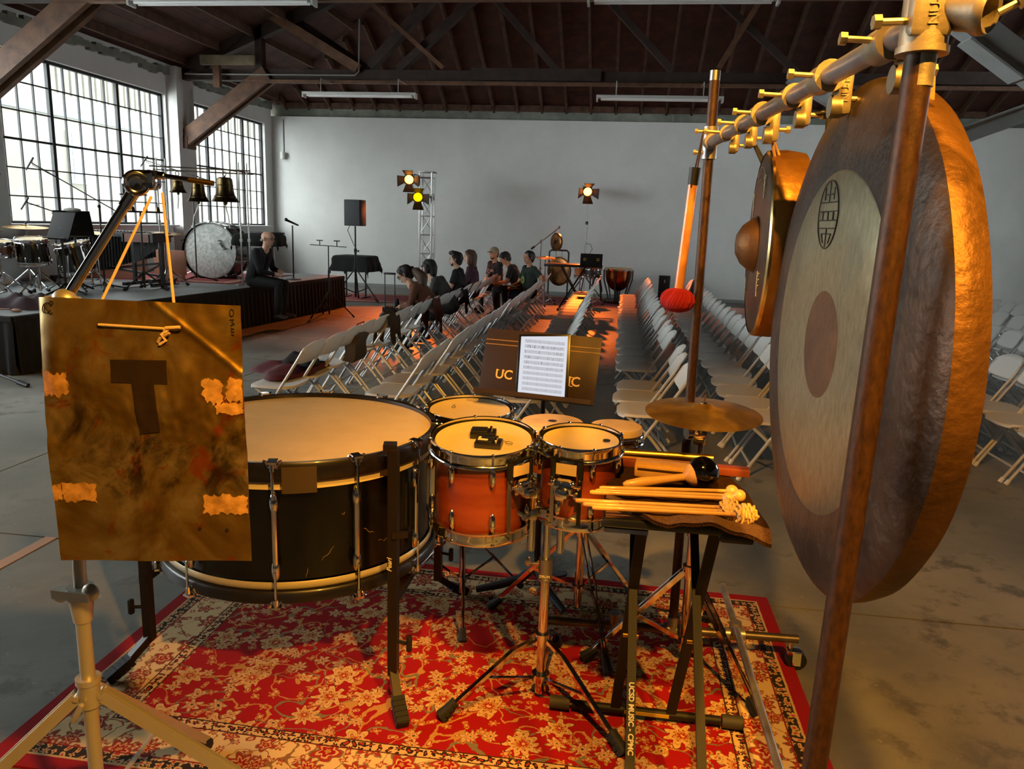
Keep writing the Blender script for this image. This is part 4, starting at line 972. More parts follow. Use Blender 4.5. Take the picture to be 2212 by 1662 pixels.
for s in (-1, 1):
    p = bp+V((s*.14, 0, 1.125)); MB().tube(p, p+V((0, 0, .075)), .008, n=8).tube(p+V((-.05, 0, .08)), p+V((.05, 0, .08)), .008, n=8).build('clip', BLACKP, t)
# truss tower with two par lamps
TR = M('aluminium_truss', '#b9bab8', .35, .85)
t = T('lamp_tower', 'silver square truss tower carrying two orange lamps by the back wall', 'truss', (-4.03, 15.95, 0))
tx0, tx1, ty0, ty1, tz = -4.155, -3.905, 15.83, 16.08, 2.53
for x in (tx0, tx1):
    for y in (ty0, ty1): MB().tube((x, y, .03), (x, y, tz), .022, n=12).build('chord', TR, t)
for k in range(7):
    z = .12+k*.385
    for (a, b) in (((tx0, ty0), (tx1, ty0)), ((tx1, ty0), (tx1, ty1)), ((tx1, ty1), (tx0, ty1)), ((tx0, ty1), (tx0, ty0))):
        MB().tube((*a, z), (*b, z), .010, n=8).build('rung', TR, t)
        if k < 6 and a[1] == b[1]:
            c, d = (a, b) if k % 2 else (b, a); MB().tube((*c, z), (*d, z+.385), .009, n=8).build('diagonal', TR, t)
MB().rbox(((tx0+tx1)/2, (ty0+ty1)/2, tz+.012), (.33, .33, .024), .005).build('top_plate', TR, t)
MB().rbox(((tx0+tx1)/2, (ty0+ty1)/2, .012), (.55, .55, .024), .005).build('base_plate', TR, t)
def par(label, c, target, mount, ecol, es):
    c = V(c); d = (V(target)-c).normalized(); t = T('stage_lamp', label, 'lamp', tuple(c)); u = d.cross(V((0, 0, 1))).normalized(); w = u.cross(d)
    can = M('black_lamp_can', '#1a100c', .45)
    MB().lathe([(.03, -.26), (.06, -.25), (.075, -.2), (.08, -.05), (.095, -.02), (.10, .02), (.094, .02), (.088, -.02), (.07, -.06), (.055, -.19), (.004, -.2)], c, d, 28).build('can', can, t)
    MB().lathe([(.087, -.012), (.06, -.006), (.004, -.004)], c, d, 24).build('lens', M('glowing_lens_'+ecol.strip('#'), '#201008', .4, emit=ecol, es=es), t, 50)
    MB().lathe([(.10, .02), (.118, .02), (.118, .028), (.10, .028), (.10, .02)], c, d, 28).build('gel_frame', can, t, 60)
    for (a, b) in ((u, w), (-u, w), (w, u), (-w, u)):
        o = c+d*.028+a*.105; out = (d*.75+a*.65).normalized()
        MB().add([o-b*.075, o+b*.075, o+b*.115+out*.17, o-b*.115+out*.17, o-b*.075+a*.004, o+b*.075+a*.004, o+b*.115+out*.17+a*.004, o-b*.115+out*.17+a*.004], [(0, 1, 2, 3), (7, 6, 5, 4), (0, 4, 5, 1), (1, 5, 6, 2), (2, 6, 7, 3), (3, 7, 4, 0)]).build('barn_door', can, t, smooth=0)
    m = V(mount)
    MB().path([c-d*.1+u*.09, c-d*.1+u*.10+w*.09, m, c-d*.1-u*.10+w*.09, c-d*.1-u*.09], .007, 6).build('yoke', can, t)
    MB().tube(m, m+V((0, 0, -.05)), .014, n=8).build('clamp', BLACKM, t); return t
par('upper orange stage lamp with barn doors on the truss tower', (-4.38, 15.82, 2.38), (-3.4, 8.5, .2), (-4.18, 15.80, 2.47), '#ff9a3a', 14)
par('lower yellow stage lamp with barn doors on the truss tower', (-4.16, 15.70, 2.03), (-2.6, 11.0, .6), (-4.13, 15.79, 2.15), '#ffb400', 5)
t = T('lamp_mast', 'white tripod mast holding one orange lamp before the back wall', 'stand', (-.77, 17.15, 0))
MB().tube((-.77, 17.15, .04), (-.77, 17.15, 1.65), .020, n=12).tube((-.77, 17.15, 1.6), (-.77, 17.15, 2.2), .014, n=12).build('pole', M('white_mast', '#b8b7b2', .4, .4), t)
MB().tube((-.77, 17.15, 1.60), (-.77, 17.15, 1.67), .03, n=12).build('collar', BLACKM, t)
for k in range(3):
    d = rot_dir(.4+k*2.094); MB().tube((-.77, 17.15, .5), V((-.77, 17.15, .02))+d*.42, .012, n=8).build('leg', BLACKM, t)
MB().path([(-.76, 17.13, 1.2), (-.66, 17.11, 1.18), (-.62, 17.11, 1.08), (-.68, 17.11, .96), (-.755, 17.13, .86)], .006, 6).build('cable', BLACKP, t)
par('orange stage lamp with barn doors on the white mast', (-.78, 17.02, 2.29), (.6, 10.5, .2), (-.77, 17.15, 2.25), '#ff8a3a', 16)
# far percussion set
t = T('kettledrum', 'copper kettledrum with black stand near the back wall', 'drum', (-.02, 16.3, 0))
COP = M('polished_copper', '#a85a30', .22, 1.0, col2='#8a4522', scale=3)
pr = [(.01, .26)]+[(.27*math.sin(a), .60-.34*math.cos(a)) for a in np.linspace(.15, 1.45, 12)]+[(.275, .66), (.275, .70)]
MB().lathe(pr, (-.02, 16.3, 0), (0, 0, 1), 44).build('bowl', COP, t, 60)
MB().lathe([(.275, .70), (.295, .70), (.295, .735), (.27, .74), (.265, .73), (.004, .73)], (-.02, 16.3, 0), (0, 0, 1), 44).build('head', HIDE, t, 40)
MB().lathe([(.292, .69), (.302, .69), (.302, .72), (.292, .72), (.292, .69)], (-.02, 16.3, 0), (0, 0, 1), 44).build('counterhoop', CHROME, t, 60)
for k in range(6):
    d = rot_dir(.3+k*PI/3); b = V((-.02, 16.3, 0))
    MB().path([b+d*.31+V((0, 0, .70)), b+d*.305+V((0, 0, .5)), b+d*.22+V((0, 0, .22)), b+d*.19+V((0, 0, .05))], .016, 8).build('strut', BLACKM, t)
MB().tube((-.02, 16.3, .05), (-.02, 16.3, .28), .05, n=14).lathe([(.004, .09), (.22, .08), (.24, .04), (.004, .04)], (-.02, 16.3, 0), (0, 0, 1), 20).build('base', BLACKM, t)
for k in range(3): MB().ball(V((-.02, 16.3, .04))+rot_dir(1+k*2.09)*.25, .04, 10, 8).build('caster', RUBBER, t)
t = T('xylophone', 'black framed keyboard instrument on an X stand lit orange at the far end', 'xylophone', (-.9, 14.6, 0))
for k in range(24):
    MB().rbox((-1.32+k*.040, 14.6, .86), (.034, .30-.005*k, .014), .003, seg=1).build('bar', M('padauk_bar', '#8d4a24', .3, coat=.4), t)
MB().rbox((-.86, 14.44, .835), (1.08, .035, .05), .006).rbox((-.86, 14.76, .835), (1.08, .035, .05), .006).rbox((-1.38, 14.6, .835), (.035, .34, .05), .006).rbox((-.34, 14.6, .835), (.035, .3, .05), .006).build('frame', BLACKM, t)
for s in (-1, 1):
    MB().beam((-.86-s*.22, 14.5, .81), (-.86+s*.24, 14.5, .03), .035, .03).build('leg', BLACKM, t, smooth=0); MB().beam((-.86-s*.22, 14.7, .81), (-.86+s*.24, 14.7, .03), .035, .03).build('leg', BLACKM, t, smooth=0)
    MB().beam((-.86+s*.24, 14.35, .025), (-.86+s*.24, 14.85, .025), .04, .04).build('foot', BLACKM, t, smooth=0)
t = T('snare_drum', 'grey drum on a chrome stand before the copper kettledrum', 'drum', (-.5, 15.55, 0))
drum(t, (-.52, 15.55, .76), .16, .18, (0, -.05, 1), M('grey_drum_shell', '#3a3b3e', .4), HEADW, 8)
tripod(t, -.52, 15.55, 0, .24, .26, .5, top=.56, low=.07)
t = T('conga_drum', 'small wooden drum between the far keyboard and the grey drum', 'drum', (-.78, 15.65, 0))
drum(t, (-.78, 15.7, .78), .12, .20, (0, -.04, 1), M('orange_wood_shell', '#b5662a', .35, coat=.3), HIDE, 6); tripod(t, -.78, 15.7, 0, .2, .22, .2, top=.56)
t = plain_music_stand('black music stand with gold stripes before the far drums', -.52, 14.2, 0, .96, .0, .40, .25)
for s in (-1, 1):
    for k in range(3): MB().box((-.52+s*.12, 14.192-.0, .93+k*.03), (.055, .004, .012)).build('stripe', M('gold_stripe', '#8f7a2c', .6), t, smooth=0)
GONGM = M('small_gong_bronze', '#8a5c34', .3, 1.0, col2='#4a3220', scale=6, bump=.1, bscale=50)
t = T('boom_stand', 'chrome boom stand holding up the small far gong', 'stand', (-1.62, 15.9, 0))
tripod(t, -1.62, 15.9, 0, .3, .34, .4, top=1.26, leg=.010)
MB().tube((-1.78, 15.9, 1.10), (-1.26, 15.9, 1.52), .009, n=8).build('boom', CHROME, t)
MB().tube((-1.82, 15.9, 1.07), (-1.75, 15.9, 1.125), .022, n=10).build('counterweight', BLACKM, t)
MB().ball((-1.62, 15.9, 1.24), .03, 10, 8).ball((-1.26, 15.9, 1.52), .028, 10, 8).build('clutch', CHROME, t)
def small_gong(label, c, r, face, parent_group=None, boss=True, dep=.05):
    t = T('gong', label, 'gong', tuple(c), parent_group); f = V(face).normalized()
    pr = [(.004, .05), (r*.12, .045), (r*.22, .018), (r*.25, .008)] if boss else [(.004, .004)]
    pr += [(r*.6, .006), (r*.92, 0), (r, -.012), (r*.97, -dep), (r*.955, -dep), (r*.97, -.014), (r*.6, 0), (.004, 0)]
    MB().lathe(pr, c, f, 48).build('disc', GONGM, t, 50); return t
small_gong('small bossed gong hanging from the far chrome boom stand', V((-1.33, 15.9, 1.23)), .185, (-.75, -.66, 0))
MB().path([(-1.30, 15.9, 1.50), (-1.36, 15.93, 1.41), (-1.33, 15.9, 1.23)], .004, 5).build('cord', BLACKM, t)
t = T('gong_hoop_stand', 'black tubular frame on legs holding the large far gong', 'stand', (-1.26, 16.1, 0))
MB().path([(-1.46, 16.1, .05), (-1.46, 16.1, .95), (-1.46, 16.1, 1.02), (-1.42, 16.1, 1.06), (-1.10, 16.1, 1.06), (-1.06, 16.1, 1.02), (-1.06, 16.1, .95), (-1.06, 16.1, .05)], .018, 10).build('hoop', BLACKM, t)
for x in (-1.46, -1.06): MB().beam((x, 15.85, .03), (x, 16.35, .03), .04, .03).build('foot', BLACKM, t, smooth=0)
small_gong('large flat gong inside the far black frame, dark brown', V((-1.26, 16.08, .63)), .30, (-.55, -.83, 0), boss=False, dep=.06)
for x in (-1.32, -1.2): MB().tube((x, 16.1, 1.05), (x, 16.1, .88), .004, n=5).build('cord', BLACKM, t)
t = T('cymbal_stand', 'cymbal on a thin stand left of the far black gong frame', 'cymbal', (-1.45, 15.2, 0))
cymbal(t, (-1.45, 15.2, .94), .2, (.05, -.1)); tripod(t, -1.45, 15.2, 0, .25, .28, .7, top=.935, leg=.009)
t = T('equipment_case', 'tall black speaker case standing by the back wall behind the rows', 'case', (1.0, 17.35, 0))
MB().rbox((.99, 17.35, .31), (.24, .2, .50), .015).build('cabinet', BLACKP, t)
MB().rbox((.99, 17.35, .03), (.26, .22, .05), .01).build('base', BLACKP, t)
MB().rbox((.99, 17.245, .44), (.03, .012, .07), .004).build('handle', STEEL, t)

# ------------------------------------------------------------------ the red rug
def rug_mat(hx, hy):
    m = bpy.data.materials.new('floral_red_rug'); m.use_nodes = True; t = NT(m)
    x, y, _ = t.xyz('Object')
    ox_, oy_ = x, y
    x = x+(t.noise(None, 26, 3, .55)-.5)*.030; y = y+(t.noise(t.vec(oy_+4.0, ox_+2.0), 26, 3, .55)-.5)*.030
    d = (ox_.abs()*-1.0+hx).min(oy_.abs()*-1.0+hy)
    wob = t.noise(None, 30, 2, .5)
    RED, CR, GOLD, DK, OLV = '#8a0a0e', '#bb9a6c', '#a67a40', '#2a1a14', '#6d6348'
    def rosette(scale, R, rnd=1.0, off=(0, 0), sharp=.25, pet=8.0, skip=0.0):
        v = t.vec(x+off[0], y+off[1]); n = t.voro(v, scale, 'F1', rnd)
        sp = t.nt.nodes.new('ShaderNodeSeparateXYZ'); t.nt.links.new(n.outputs['Position'], sp.inputs[0])
        lx = (x+off[0])-S(t.nt, sp.outputs[0]); ly = (y+off[1])-S(t.nt, sp.outputs[1])
        r = S(t.nt, n.outputs['Distance'])*(1.0/scale) if False else (lx*lx+ly*ly).sqrt()
        sc = t.nt.nodes.new('ShaderNodeSeparateColor'); t.nt.links.new(n.outputs['Color'], sc.inputs[0])
        r1 = S(t.nt, sc.outputs[0]); r2 = S(t.nt, sc.outputs[1])
        an = ly.atan2(lx)+r1*6.28
        k = r1.gt(skip)*((an*((r2*3.0).floor()*2.0+(pet-3))).sin()*sharp+1.0)*(r1*.45+.55)*R+.00001
        return r/k, r1, r2
    def paint(base, q, r1, cols):
        for lim, c in cols: base = t.mix(q.lt(lim), base, c)
        return base
    def vines(scale, w, seed):
        v = t.vec(x+seed, y-seed*.7); n = t.noise(v, scale, 1, .4, .6)
        return (n-.5).abs().lt(w)
    # field
    fld = t.mix(vines(7, .013, 1.3), RED, GOLD); fld = t.mix(vines(5, .010, 5.1), fld, OLV)
    q, r1, r2 = rosette(20, .015, 1, (.13, .4), .42, 5, .35); fld = paint(fld, q, r1, [(1.0, GOLD), (.62, RED), (.42, CR)])
    q, r1, r2 = rosette(12, .027, 1, (3.1, 1.7), .34, 7, .35); fld = paint(fld, q, r1, [(1.0, OLV), (.86, CR), (.55, '#9d5a34'), (.36, CR), (.16, DK)])
    q, r1, r2 = rosette(6.2, .056, .8, (7.7, 4.2), .28, 9, .22)
    fld = paint(fld, q, r1, [(1.06, '#4a140f'), (1.0, CR), (.80, GOLD), (.70, CR), (.52, '#7a2a18'), (.44, GOLD), (.27, RED), (.12, CR)])
    # main border
    bd = t.mix(vines(9, .011, 2.2), '#c8ab7e', '#7b5a36')
    q, r1, r2 = rosette(24, .013, 1, (.7, .2), .4, 5, .4); bd = paint(bd, q, r1, [(1.0, '#8a3b26'), (.5, CR)])
    q, r1, r2 = rosette(8.5, .045, .75, (2.7, 6.2), .26, 8); bd = paint(bd, q, r1, [(1.05, OLV), (.92, '#8f2a1c'), (.62, CR), (.45, RED), (.2, GOLD)])
    # guard bands: cream ground with alternating dark and red buds
    def guard(scale, dark):
        q, r1, r2 = rosette(scale, .012, .35, (1.1, .6), .4, 5)
        g = t.mix(q.lt(1.1), '#bd9e70' if not dark else '#2b211a', '#241812' if not dark else CR); return t.mix(q.lt(.45), g, '#9c2a1c')
    g1, g2 = guard(34, True), guard(36, False)
    c = fld
    for lim, col in ((.285, '#3a2016'), (.280, g2), (.246, '#4a1a12'), (.241, bd), (.105, '#7a1c16'), (.100, g1), (.060, '#b99a6c'), (.052, '#8c1016')):
        c = t.mix((d+wob*.004).lt(lim), c, col)
    t.set('Base Color', c); t.b.inputs['Roughness'].default_value = .95; t.b.inputs['Specular IOR Level'].default_value = .15
    t.bump(t.noise(None, 420, 2, .6), .35, .003); return m
rx0, rx1, ry0, ry1 = -1.715, .715, 1.70, 3.20
def rugf(a, b):
    z = .009+.010*max(0, b-.86)/.14*(.5+.5*math.sin(a*19+1))*math.sin(PI*a)+.002*math.sin(a*11)*math.sin(b*7)
    c = .03; X = (a-.5)*(rx1-rx0); Y = (b-.5)*(ry1-ry0); return V((X, Y, z))
o = MB().grid(rugf, 60, 34, (0, 0, -.008)).build('rug', rug_mat((rx1-rx0)/2, (ry1-ry0)/2))
o.location = ((rx0+rx1)/2, (ry0+ry1)/2, 0)
tag(o, 'large red rug with cream floral pattern under the percussion in front', 'rug')
ZR = .010

# ------------------------------------------------------------------ concert bass drum lying flat in its cradle
DX, DY, DR = -1.08, 2.50, .455
DZ0, DZ1 = .395, .845
LAC = M('black_lacquer_worn', '#050404', .20, col2='#0b0907', scale=7, spec=.45)
HOOPB = M('black_wood_hoop', '#0b0908', .36, coat=.2, col2='#1a140f', scale=14, spec=.35)
CREAM = M('cream_inlay', '#cdbb92', .5)
GOLDB = M('worn_silver_inlay', '#b9ac8c', .35, .4)
bass = t = T('concert_bass_drum', 'huge black concert bass drum lying flat with a cream head', 'drum', (DX, DY, .38))
bz = (DX, DY, 0)
MB().lathe([(DR, DZ1-.09), (DR, DZ0+.07), (DR-.012, DZ0+.07), (DR-.012, DZ1-.09)], bz, n=72).build('shell', LAC, t, 60)
MB().lathe([(DR+.006, DZ1-.062), (DR+.006, DZ1-.088), (DR-.002, DZ1-.088)], bz, n=72).build('inlay_band', CREAM, t, 60)
MB().lathe([(DR+.006, DZ0+.066), (DR+.010, DZ0+.058), (DR+.010, DZ0+.046), (DR+.004, DZ0+.04)], bz, n=72).build('inlay_band', GOLDB, t, 60)
MB().lathe([(DR+.002, DZ1-.018), (DR+.003, DZ1-.002), (DR+.020, DZ1), (DR+.024, DZ1-.006), (DR+.024, DZ1-.054), (DR+.019, DZ1-.061), (DR+.002, DZ1-.061)], bz, n=72).build('top_hoop', HOOPB, t, 50)
MB().lathe([(DR+.002, DZ0+.04), (DR+.019, DZ0+.04), (DR+.024, DZ0+.034), (DR+.024, DZ0+.004), (DR+.018, DZ0), (DR+.003, DZ0), (DR+.002, DZ0+.04)], bz, n=72).build('bottom_hoop', HOOPB, t, 50)
MB().lathe([(DR+.003, DZ1-.016), (DR*.97, DZ1-.012), (DR*.9, DZ1-.014), (.004, DZ1-.014)], bz, n=72).build('head', HEADW, t, 50)
MB().lathe([(DR, DZ0+.012), (.004, DZ0+.014)], bz, n=48).build('bottom_head', HEADW, t, 50)
MB().grid(lambda a, b: V((DX, DY, DZ1-.012-.082*b))+rot_dir(math.radians(-73.5+12*a))*(DR+.0265), 6, 2).build('tape_patch', M('brown_cloth_tape', '#3a2b17', .7), t, 60)
for k in range(12):
    a = math.radians(-76.5+29.5*k); o = rot_dir(a); s_ = V((-o.y, o.x, 0)); P = V((DX, DY, 0))+o*(DR+.034)
    for z, sg in ((DZ1, 1), (DZ0, -1)):
        rod = MB().tube(P+V((0, 0, z-sg*.02 if sg > 0 else z-.012)), P+V((0, 0, z-sg*.11)), .0042, n=8).build('tension_rod', CHROME, t)
        m = MB(); q = P+V((0, 0, z))
        m.beam(q-o*.030+V((0, 0, sg*.006)), q+o*.008+V((0, 0, sg*.004)), .028, .006)
        m.tube(q+V((0, 0, sg*.006)), q-V((0, 0, sg*.022)), .008, n=10)
        for w in (-1, 1): m.path([q-o*.004+V((0, 0, sg*.004)), q+s_*w*.012-o*.008-V((0, 0, sg*.012)), q+s_*w*.020-o*.010-V((0, 0, -sg*.004)), q+s_*w*.027-o*.010+V((0, 0, sg*.008))], [.006, .005, .005, .003], 6)
        m.build('claw', CHROME, rod)
    q = P-o*.010; m = MB().tube(q+V((0, 0, DZ1-.125)), q+V((0, 0, DZ0+.115)), .0085, n=10)
    for z in (DZ1-.125, DZ0+.115): m.ball(q+V((0, 0, z))-o*.004, (.014, .014, .036), 12, 9)
    m.box(q+V((0, 0, DZ1-.22))-o*.012, (.014, .012, .16), Matrix.Rotation(a, 3, 'Z')).build('lug', CHROME, t)
# cradle
sc = M('pale_scratch_brown', '#6a5336', .8)
for (a0, z0, a1, z1) in ((-43, .60, -38, .575), (-60, .52, -55, .56), (-52, .66, -50.5, .665), (-88, .70, -87, .69), (-36, .545, -31, .54), (-66, .47, -65, .50)):
    p = []
    for q in np.linspace(0, 1, 6):
        a = math.radians(a0+(a1-a0)*q); p.append(V((DX, DY, z0+(z1-z0)*q+.004*math.sin(q*9)))+rot_dir(a)*(DR+.0006))
    MB().path(p, [.0006, .0012, .0010, .0014, .0009, .0004], 5).build('scratch', sc, bass)
t = T('drum_cradle', 'dark metal cradle with four legs and rubber feet carrying the huge drum', 'drum stand', (DX, DY, 0))
CB = M('dark_brown_steel', '#1c130f', .42, .3)
for (x, y, ox, oy, zt) in ((-.645, 2.175, .055, -.10, .87), (-1.52, 2.22, -.065, -.10, .72), (-.66, 2.86, .08, .08, .72), (-1.53, 2.83, -.08, .08, .72)):
    p = MB().beam((x, y, .115), (x, y, zt), .030, .030, up=(0, 1, 0)).build('leg', CB, t, smooth=0)
    MB().beam((x, y, .125), (x+ox, y+oy, .030), .026, .026).build('foot_arm', CB, p, smooth=0)
    k = V((x+ox*.55, y+oy*.55, .068)); e = V((x+ox*1.25, y+oy*1.25, .016+ZR)); d = (e-k).normalized()
    f = MB()
    for i in range(5): f.beam(k+(e-k)*(i/5), k+(e-k)*((i+.82)/5), .040, .034)
    f.beam(k, e, .034, .028).build('rubber_foot', RUBBER, p)
    sx = 1 if x > DX else -1
    MB().tube((x, y, .235), (x-.0+sx*.045, y-.01, .235), .006, n=8).rbox((x+sx*.055, y-.01, .235), (.018, .02, .055), .006).build('knob', BLACKP, p)
for y in (2.42, 2.66): MB().beam((-1.52, y, .345), (-.65, y, .345), .025, .03).build('crossbar', CB, t, smooth=0)
for x in (-.66, -1.52): MB().beam((x, 2.2, .345), (x, 2.84, .345), .025, .03).build('side_bar', CB, t, smooth=0)
for x, y in ((-.85, 2.42), (-1.3, 2.42), (-.85, 2.66), (-1.3, 2.66)): MB().rbox((x, y, .372), (.10, .24, .03), .008).build('rest_pad', RUBBER, t)
MB().beam((-.655, 2.165, .87), (-.665, 2.21, .87), .04, .03).beam((-.645, 2.155, .60), (-.60, 2.175, .60), .012, .02).build('hook', CB, t)
text('lettering', 'Pearl', (-.653, 2.1585, .50), (0, 0, 1), (-1, 0, 0), .022, M('white_print', '#cfc8b4', .6), t, shear=.3)

# ------------------------------------------------------------------ two toms on a double stand
TOMW = M('red_maple', '#944019', .32, col2='#74290d', scale=5, stretch=(.6, .6, 4), coat=.5)
def tom(label, c, r, h, axis, ang, badge):
    t = T('tom_drum', label, 'drum', (c[0], c[1], c[2]-h), 'red maple toms in front')
    drum(t, c, r, h, axis, TOMW, HEADW, 8, a0=.35)
    d = V(axis).normalized(); o = rot_dir(ang); s_ = V((-o.y, o.x, 0)); C = V(c)
    # suspension bars, badge and mount on the front of the shell
    for w in (-1, 1):
        p = C+o*(r+.012)+s_*w*.043
        MB().beam(p-d*.03, p-d*(h+.01), .012, .004, up=o).build('suspension_bar', STEEL if w < 0 else BLACKM, t, smooth=0)
        MB().tube(p-d*.03, p-d*.085, .009, n=10).ball(p-d*.09+o*.008, .008, 8, 6).build('grommet', BLACKP, t)
    MB().beam(C+o*(r+.013)+s_*-.05-d*.036, C+o*(r+.013)+s_*.05-d*.036, .022, .006, up=o).build('suspension_arm', BLACKM, t, smooth=0)
    MB().box(C+o*(r+.018)-d*.058, (.064, .003, .034), Matrix.Rotation(ang+PI/2, 3, 'Z')).build('badge', M('cream_badge', '#d8b98a', .6), t, smooth=0)
    q = C+o*(r+.030)-d*.105
    m = MB().rbox(q, (.06, .05, .045), .012, Matrix.Rotation(ang+PI/2, 3, 'Z'))
    for w in (-1, 1): m.ball(q+s_*w*.030+o*.014+V((0, 0, .012)), .010, 10, 7).tube(q+s_*w*.02, q+s_*w*.05, .005, n=8)
    m.rbox(q+o*.02-V((0, 0, .016)), (.044, .04, .034), .012, Matrix.Rotation(ang+PI/2, 3, 'Z')).build('mount_bracket', CHROME, t)
    return t, q
TA = (-.388, 2.28, .892); TB = (-.088, 2.33, .897)
ta, qa = tom('larger red maple tom with two black pedals on its head', TA, .152, .26, (.0, -.115, 1), math.radians(-38), 1)
tb, qb = tom('smaller red maple tom with empty head, right of the larger tom', TB, .120, .225, (.0, -.06, 1), math.radians(-104), 1)
lg = M('black_print', '#17110c', .6)
def oval_logo(t, c, axis, rx, ry, ang):
    u, w, d = basis(axis); c = V(c); m = MB()
    pts = [c+d*.0045+(u*math.cos(ang)+w*math.sin(ang))*(rx*math.cos(a))+(w*math.cos(ang)-u*math.sin(ang))*(ry*math.sin(a)) for a in np.linspace(0, 2*PI, 18)[:-1]]
    m.path(pts, .0009, 5, True); m.tube(pts[0], pts[0]+(u*math.cos(ang)+w*math.sin(ang))*rx*1.6, .0009, n=5); m.build('head_logo', lg, t)
oval_logo(ta, V(TA)+V((.085, -.03, -.001)), (0, -.115, 1), .012, .008, 1.0)
MB().lathe([(.012, .0045), (.003, .0048)], V(TB)+V((.08, .0, .0015)), (0, -.06, 1), 14).build('head_logo', lg, tb)
t = T('tom_stand', 'chrome double tom stand on the red rug between the two toms', 'drum stand', (-.178, 2.30, 0))
sx, sy = -.178, 2.30
MB().tube((sx, sy, .10), (sx, sy, .47), .0155, n=16).tube((sx, sy, .47), (sx, sy, .66), .012, n=16).build('pole', CHROME, t)
MB().tube((sx, sy, .440), (sx, sy, .505), .022, n=16).tube((sx, sy, .43), (sx, sy, .44), .0235, n=16).tube((sx-.02, sy-.01, .49), (sx-.05, sy-.012, .49), .005, n=8).ball((sx-.055, sy-.012, .495), (.012, .006, .018), 10, 7).build('memory_lock', STEEL, t)
text('lettering', 'DRUM', (sx, sy-.0242, .452), (1, 0, 0), (0, 0, 1), .012, M('white_print'), t)
MB().tube((sx, sy, .205), (sx, sy, .245), .026, n=16).build('leg_hub', CHROME, t); MB().tube((sx, sy, .075), (sx, sy, .10), .030, n=16).tube((sx, sy, .03), (sx, sy, .076), .018, n=12).build('strut_hub', CHROME, t)
for f in ((-.475, 2.123), (.10, 2.055), (-.15, 2.64)):
    f = V((*f, ZR)); d = V((f.x-sx, f.y-sy, 0)).normalized(); h = V((sx, sy, .225))+d*.028; k = h+(f-h)*.42
    mid = V((sx, sy, 0))+d*.10+V((0, 0, .200))
    l = MB().beam(h, mid, .016, .012).beam(mid, f+(h-f)*.1+V((0, 0, .01)), .017, .012).build('leg', CHROME, t)
    g = MB()
    for i in range(4): g.tube(f+(mid-f)*(.20-.05*i)+V((0, 0, .012-.003*i)), f+(mid-f)*(.155-.05*i)+V((0, 0, .012-.003*i)), .017+.002*i, n=10)
    g.tube(f+(mid-f)*.2+V((0, 0, .012)), f+V((0, 0, .012)), .014, .020, n=10).build('rubber_foot', RUBBER, l)
    MB().beam(V((sx, sy, .088))+d*.03, mid+(f-mid)*.40, .013, .004).build('strut', CHROME, t)
m = MB().lathe([(.004, .03), (.042, .03), (.050, .022), (.050, -.004), (.040, -.014), (.004, -.014)], (sx, sy-.01, .668), (0, 0, 1), 8)
m.build('hub_plate', CHROME, t, 20)
m = MB()
for s, q in ((-1, qa), (1, qb)):
    a = V((sx+s*.046, sy-.045, .67)); jt = V((sx+s*.040, sy-.085, .765))
    MB().tube(a-V((0, 0, .12)), a+V((0, 0, .03)), .0125, n=14).build('down_tube', CHROME, t)
    MB().rbox(a, (.036, .034, .036), .008).tube(a+V((s*.01, -.02, 0)), a+V((s*.02, -.05, .004)), .009, n=10).rbox(a+V((s*.036, -.035, .012)), (.05, .010, .014), .004, Matrix.Rotation(s*-.5, 3, 'Y')).build('wing_screw', STEEL, t)
    MB().tube(a+V((0, 0, .02)), jt, .013, n=14).ball(jt, (.022, .020, .024), 14, 9).build('arm', CHROME, t)
    MB().rbox(jt+V((0, 0, -.004)), (.030, .034, .044), .006).tube(jt+V((s*.012, 0, .0)), jt+V((s*.048, -.012, -.004)), .007, n=10).lathe([(.004, .008), (.018, .006), (.02, 0), (.018, -.006), (.004, -.008)], jt+V((s*.052, -.013, -.004)), (s, -.25, 0), 14).build('ratchet', CHROME, t)
    MB().tube(jt, q, .011, n=12).tube(jt+(q-jt)*.45, jt+(q-jt)*.7, .016, n=12).ball(jt+(q-jt)*.8, .019, 12, 8).build('drum_arm', CHROME, t)
# pedals on the larger tom
PED = M('black_pedal', '#120f0d', .35, coat=.3)
def pedal(label, c, ang, sticker):
    z = c[2]; t = T('sound_pedal', label, 'pedal', c); R = Matrix.Translation(c) @ Matrix.Rotation(-.115*0+.10, 4, 'X') @ Matrix.Rotation(ang, 4, 'Z')
    MB().rbox((0, 0, .010), (.082, .052, .020), .004).xf(R).build('case', PED, t)
    MB().rbox((-.012, 0, .022), (.05, .044, .006), .002).xf(R).build('treadle', BLACKP, t)
    for k in range(3): MB().tube((.024, -.014+.014*k, .02), (.024, -.014+.014*k, .029), .0045, n=10).xf(R).build('knob', CHROME, t)
    if sticker: MB().box((-.016, -.012, .0256), (.030, .012, .001)).box((-.028, .0, .0256), (.008, .02, .001)).xf(R).build('sticker', CREAM, t, smooth=0)
pedal('black sound pedal lying farther back on the larger tom head', (-.392, 2.302, .895), .10, False)
pedal('black sound pedal with cream tape marks, nearer the camera on the larger tom', (-.362, 2.228, .8865), -.02, True)

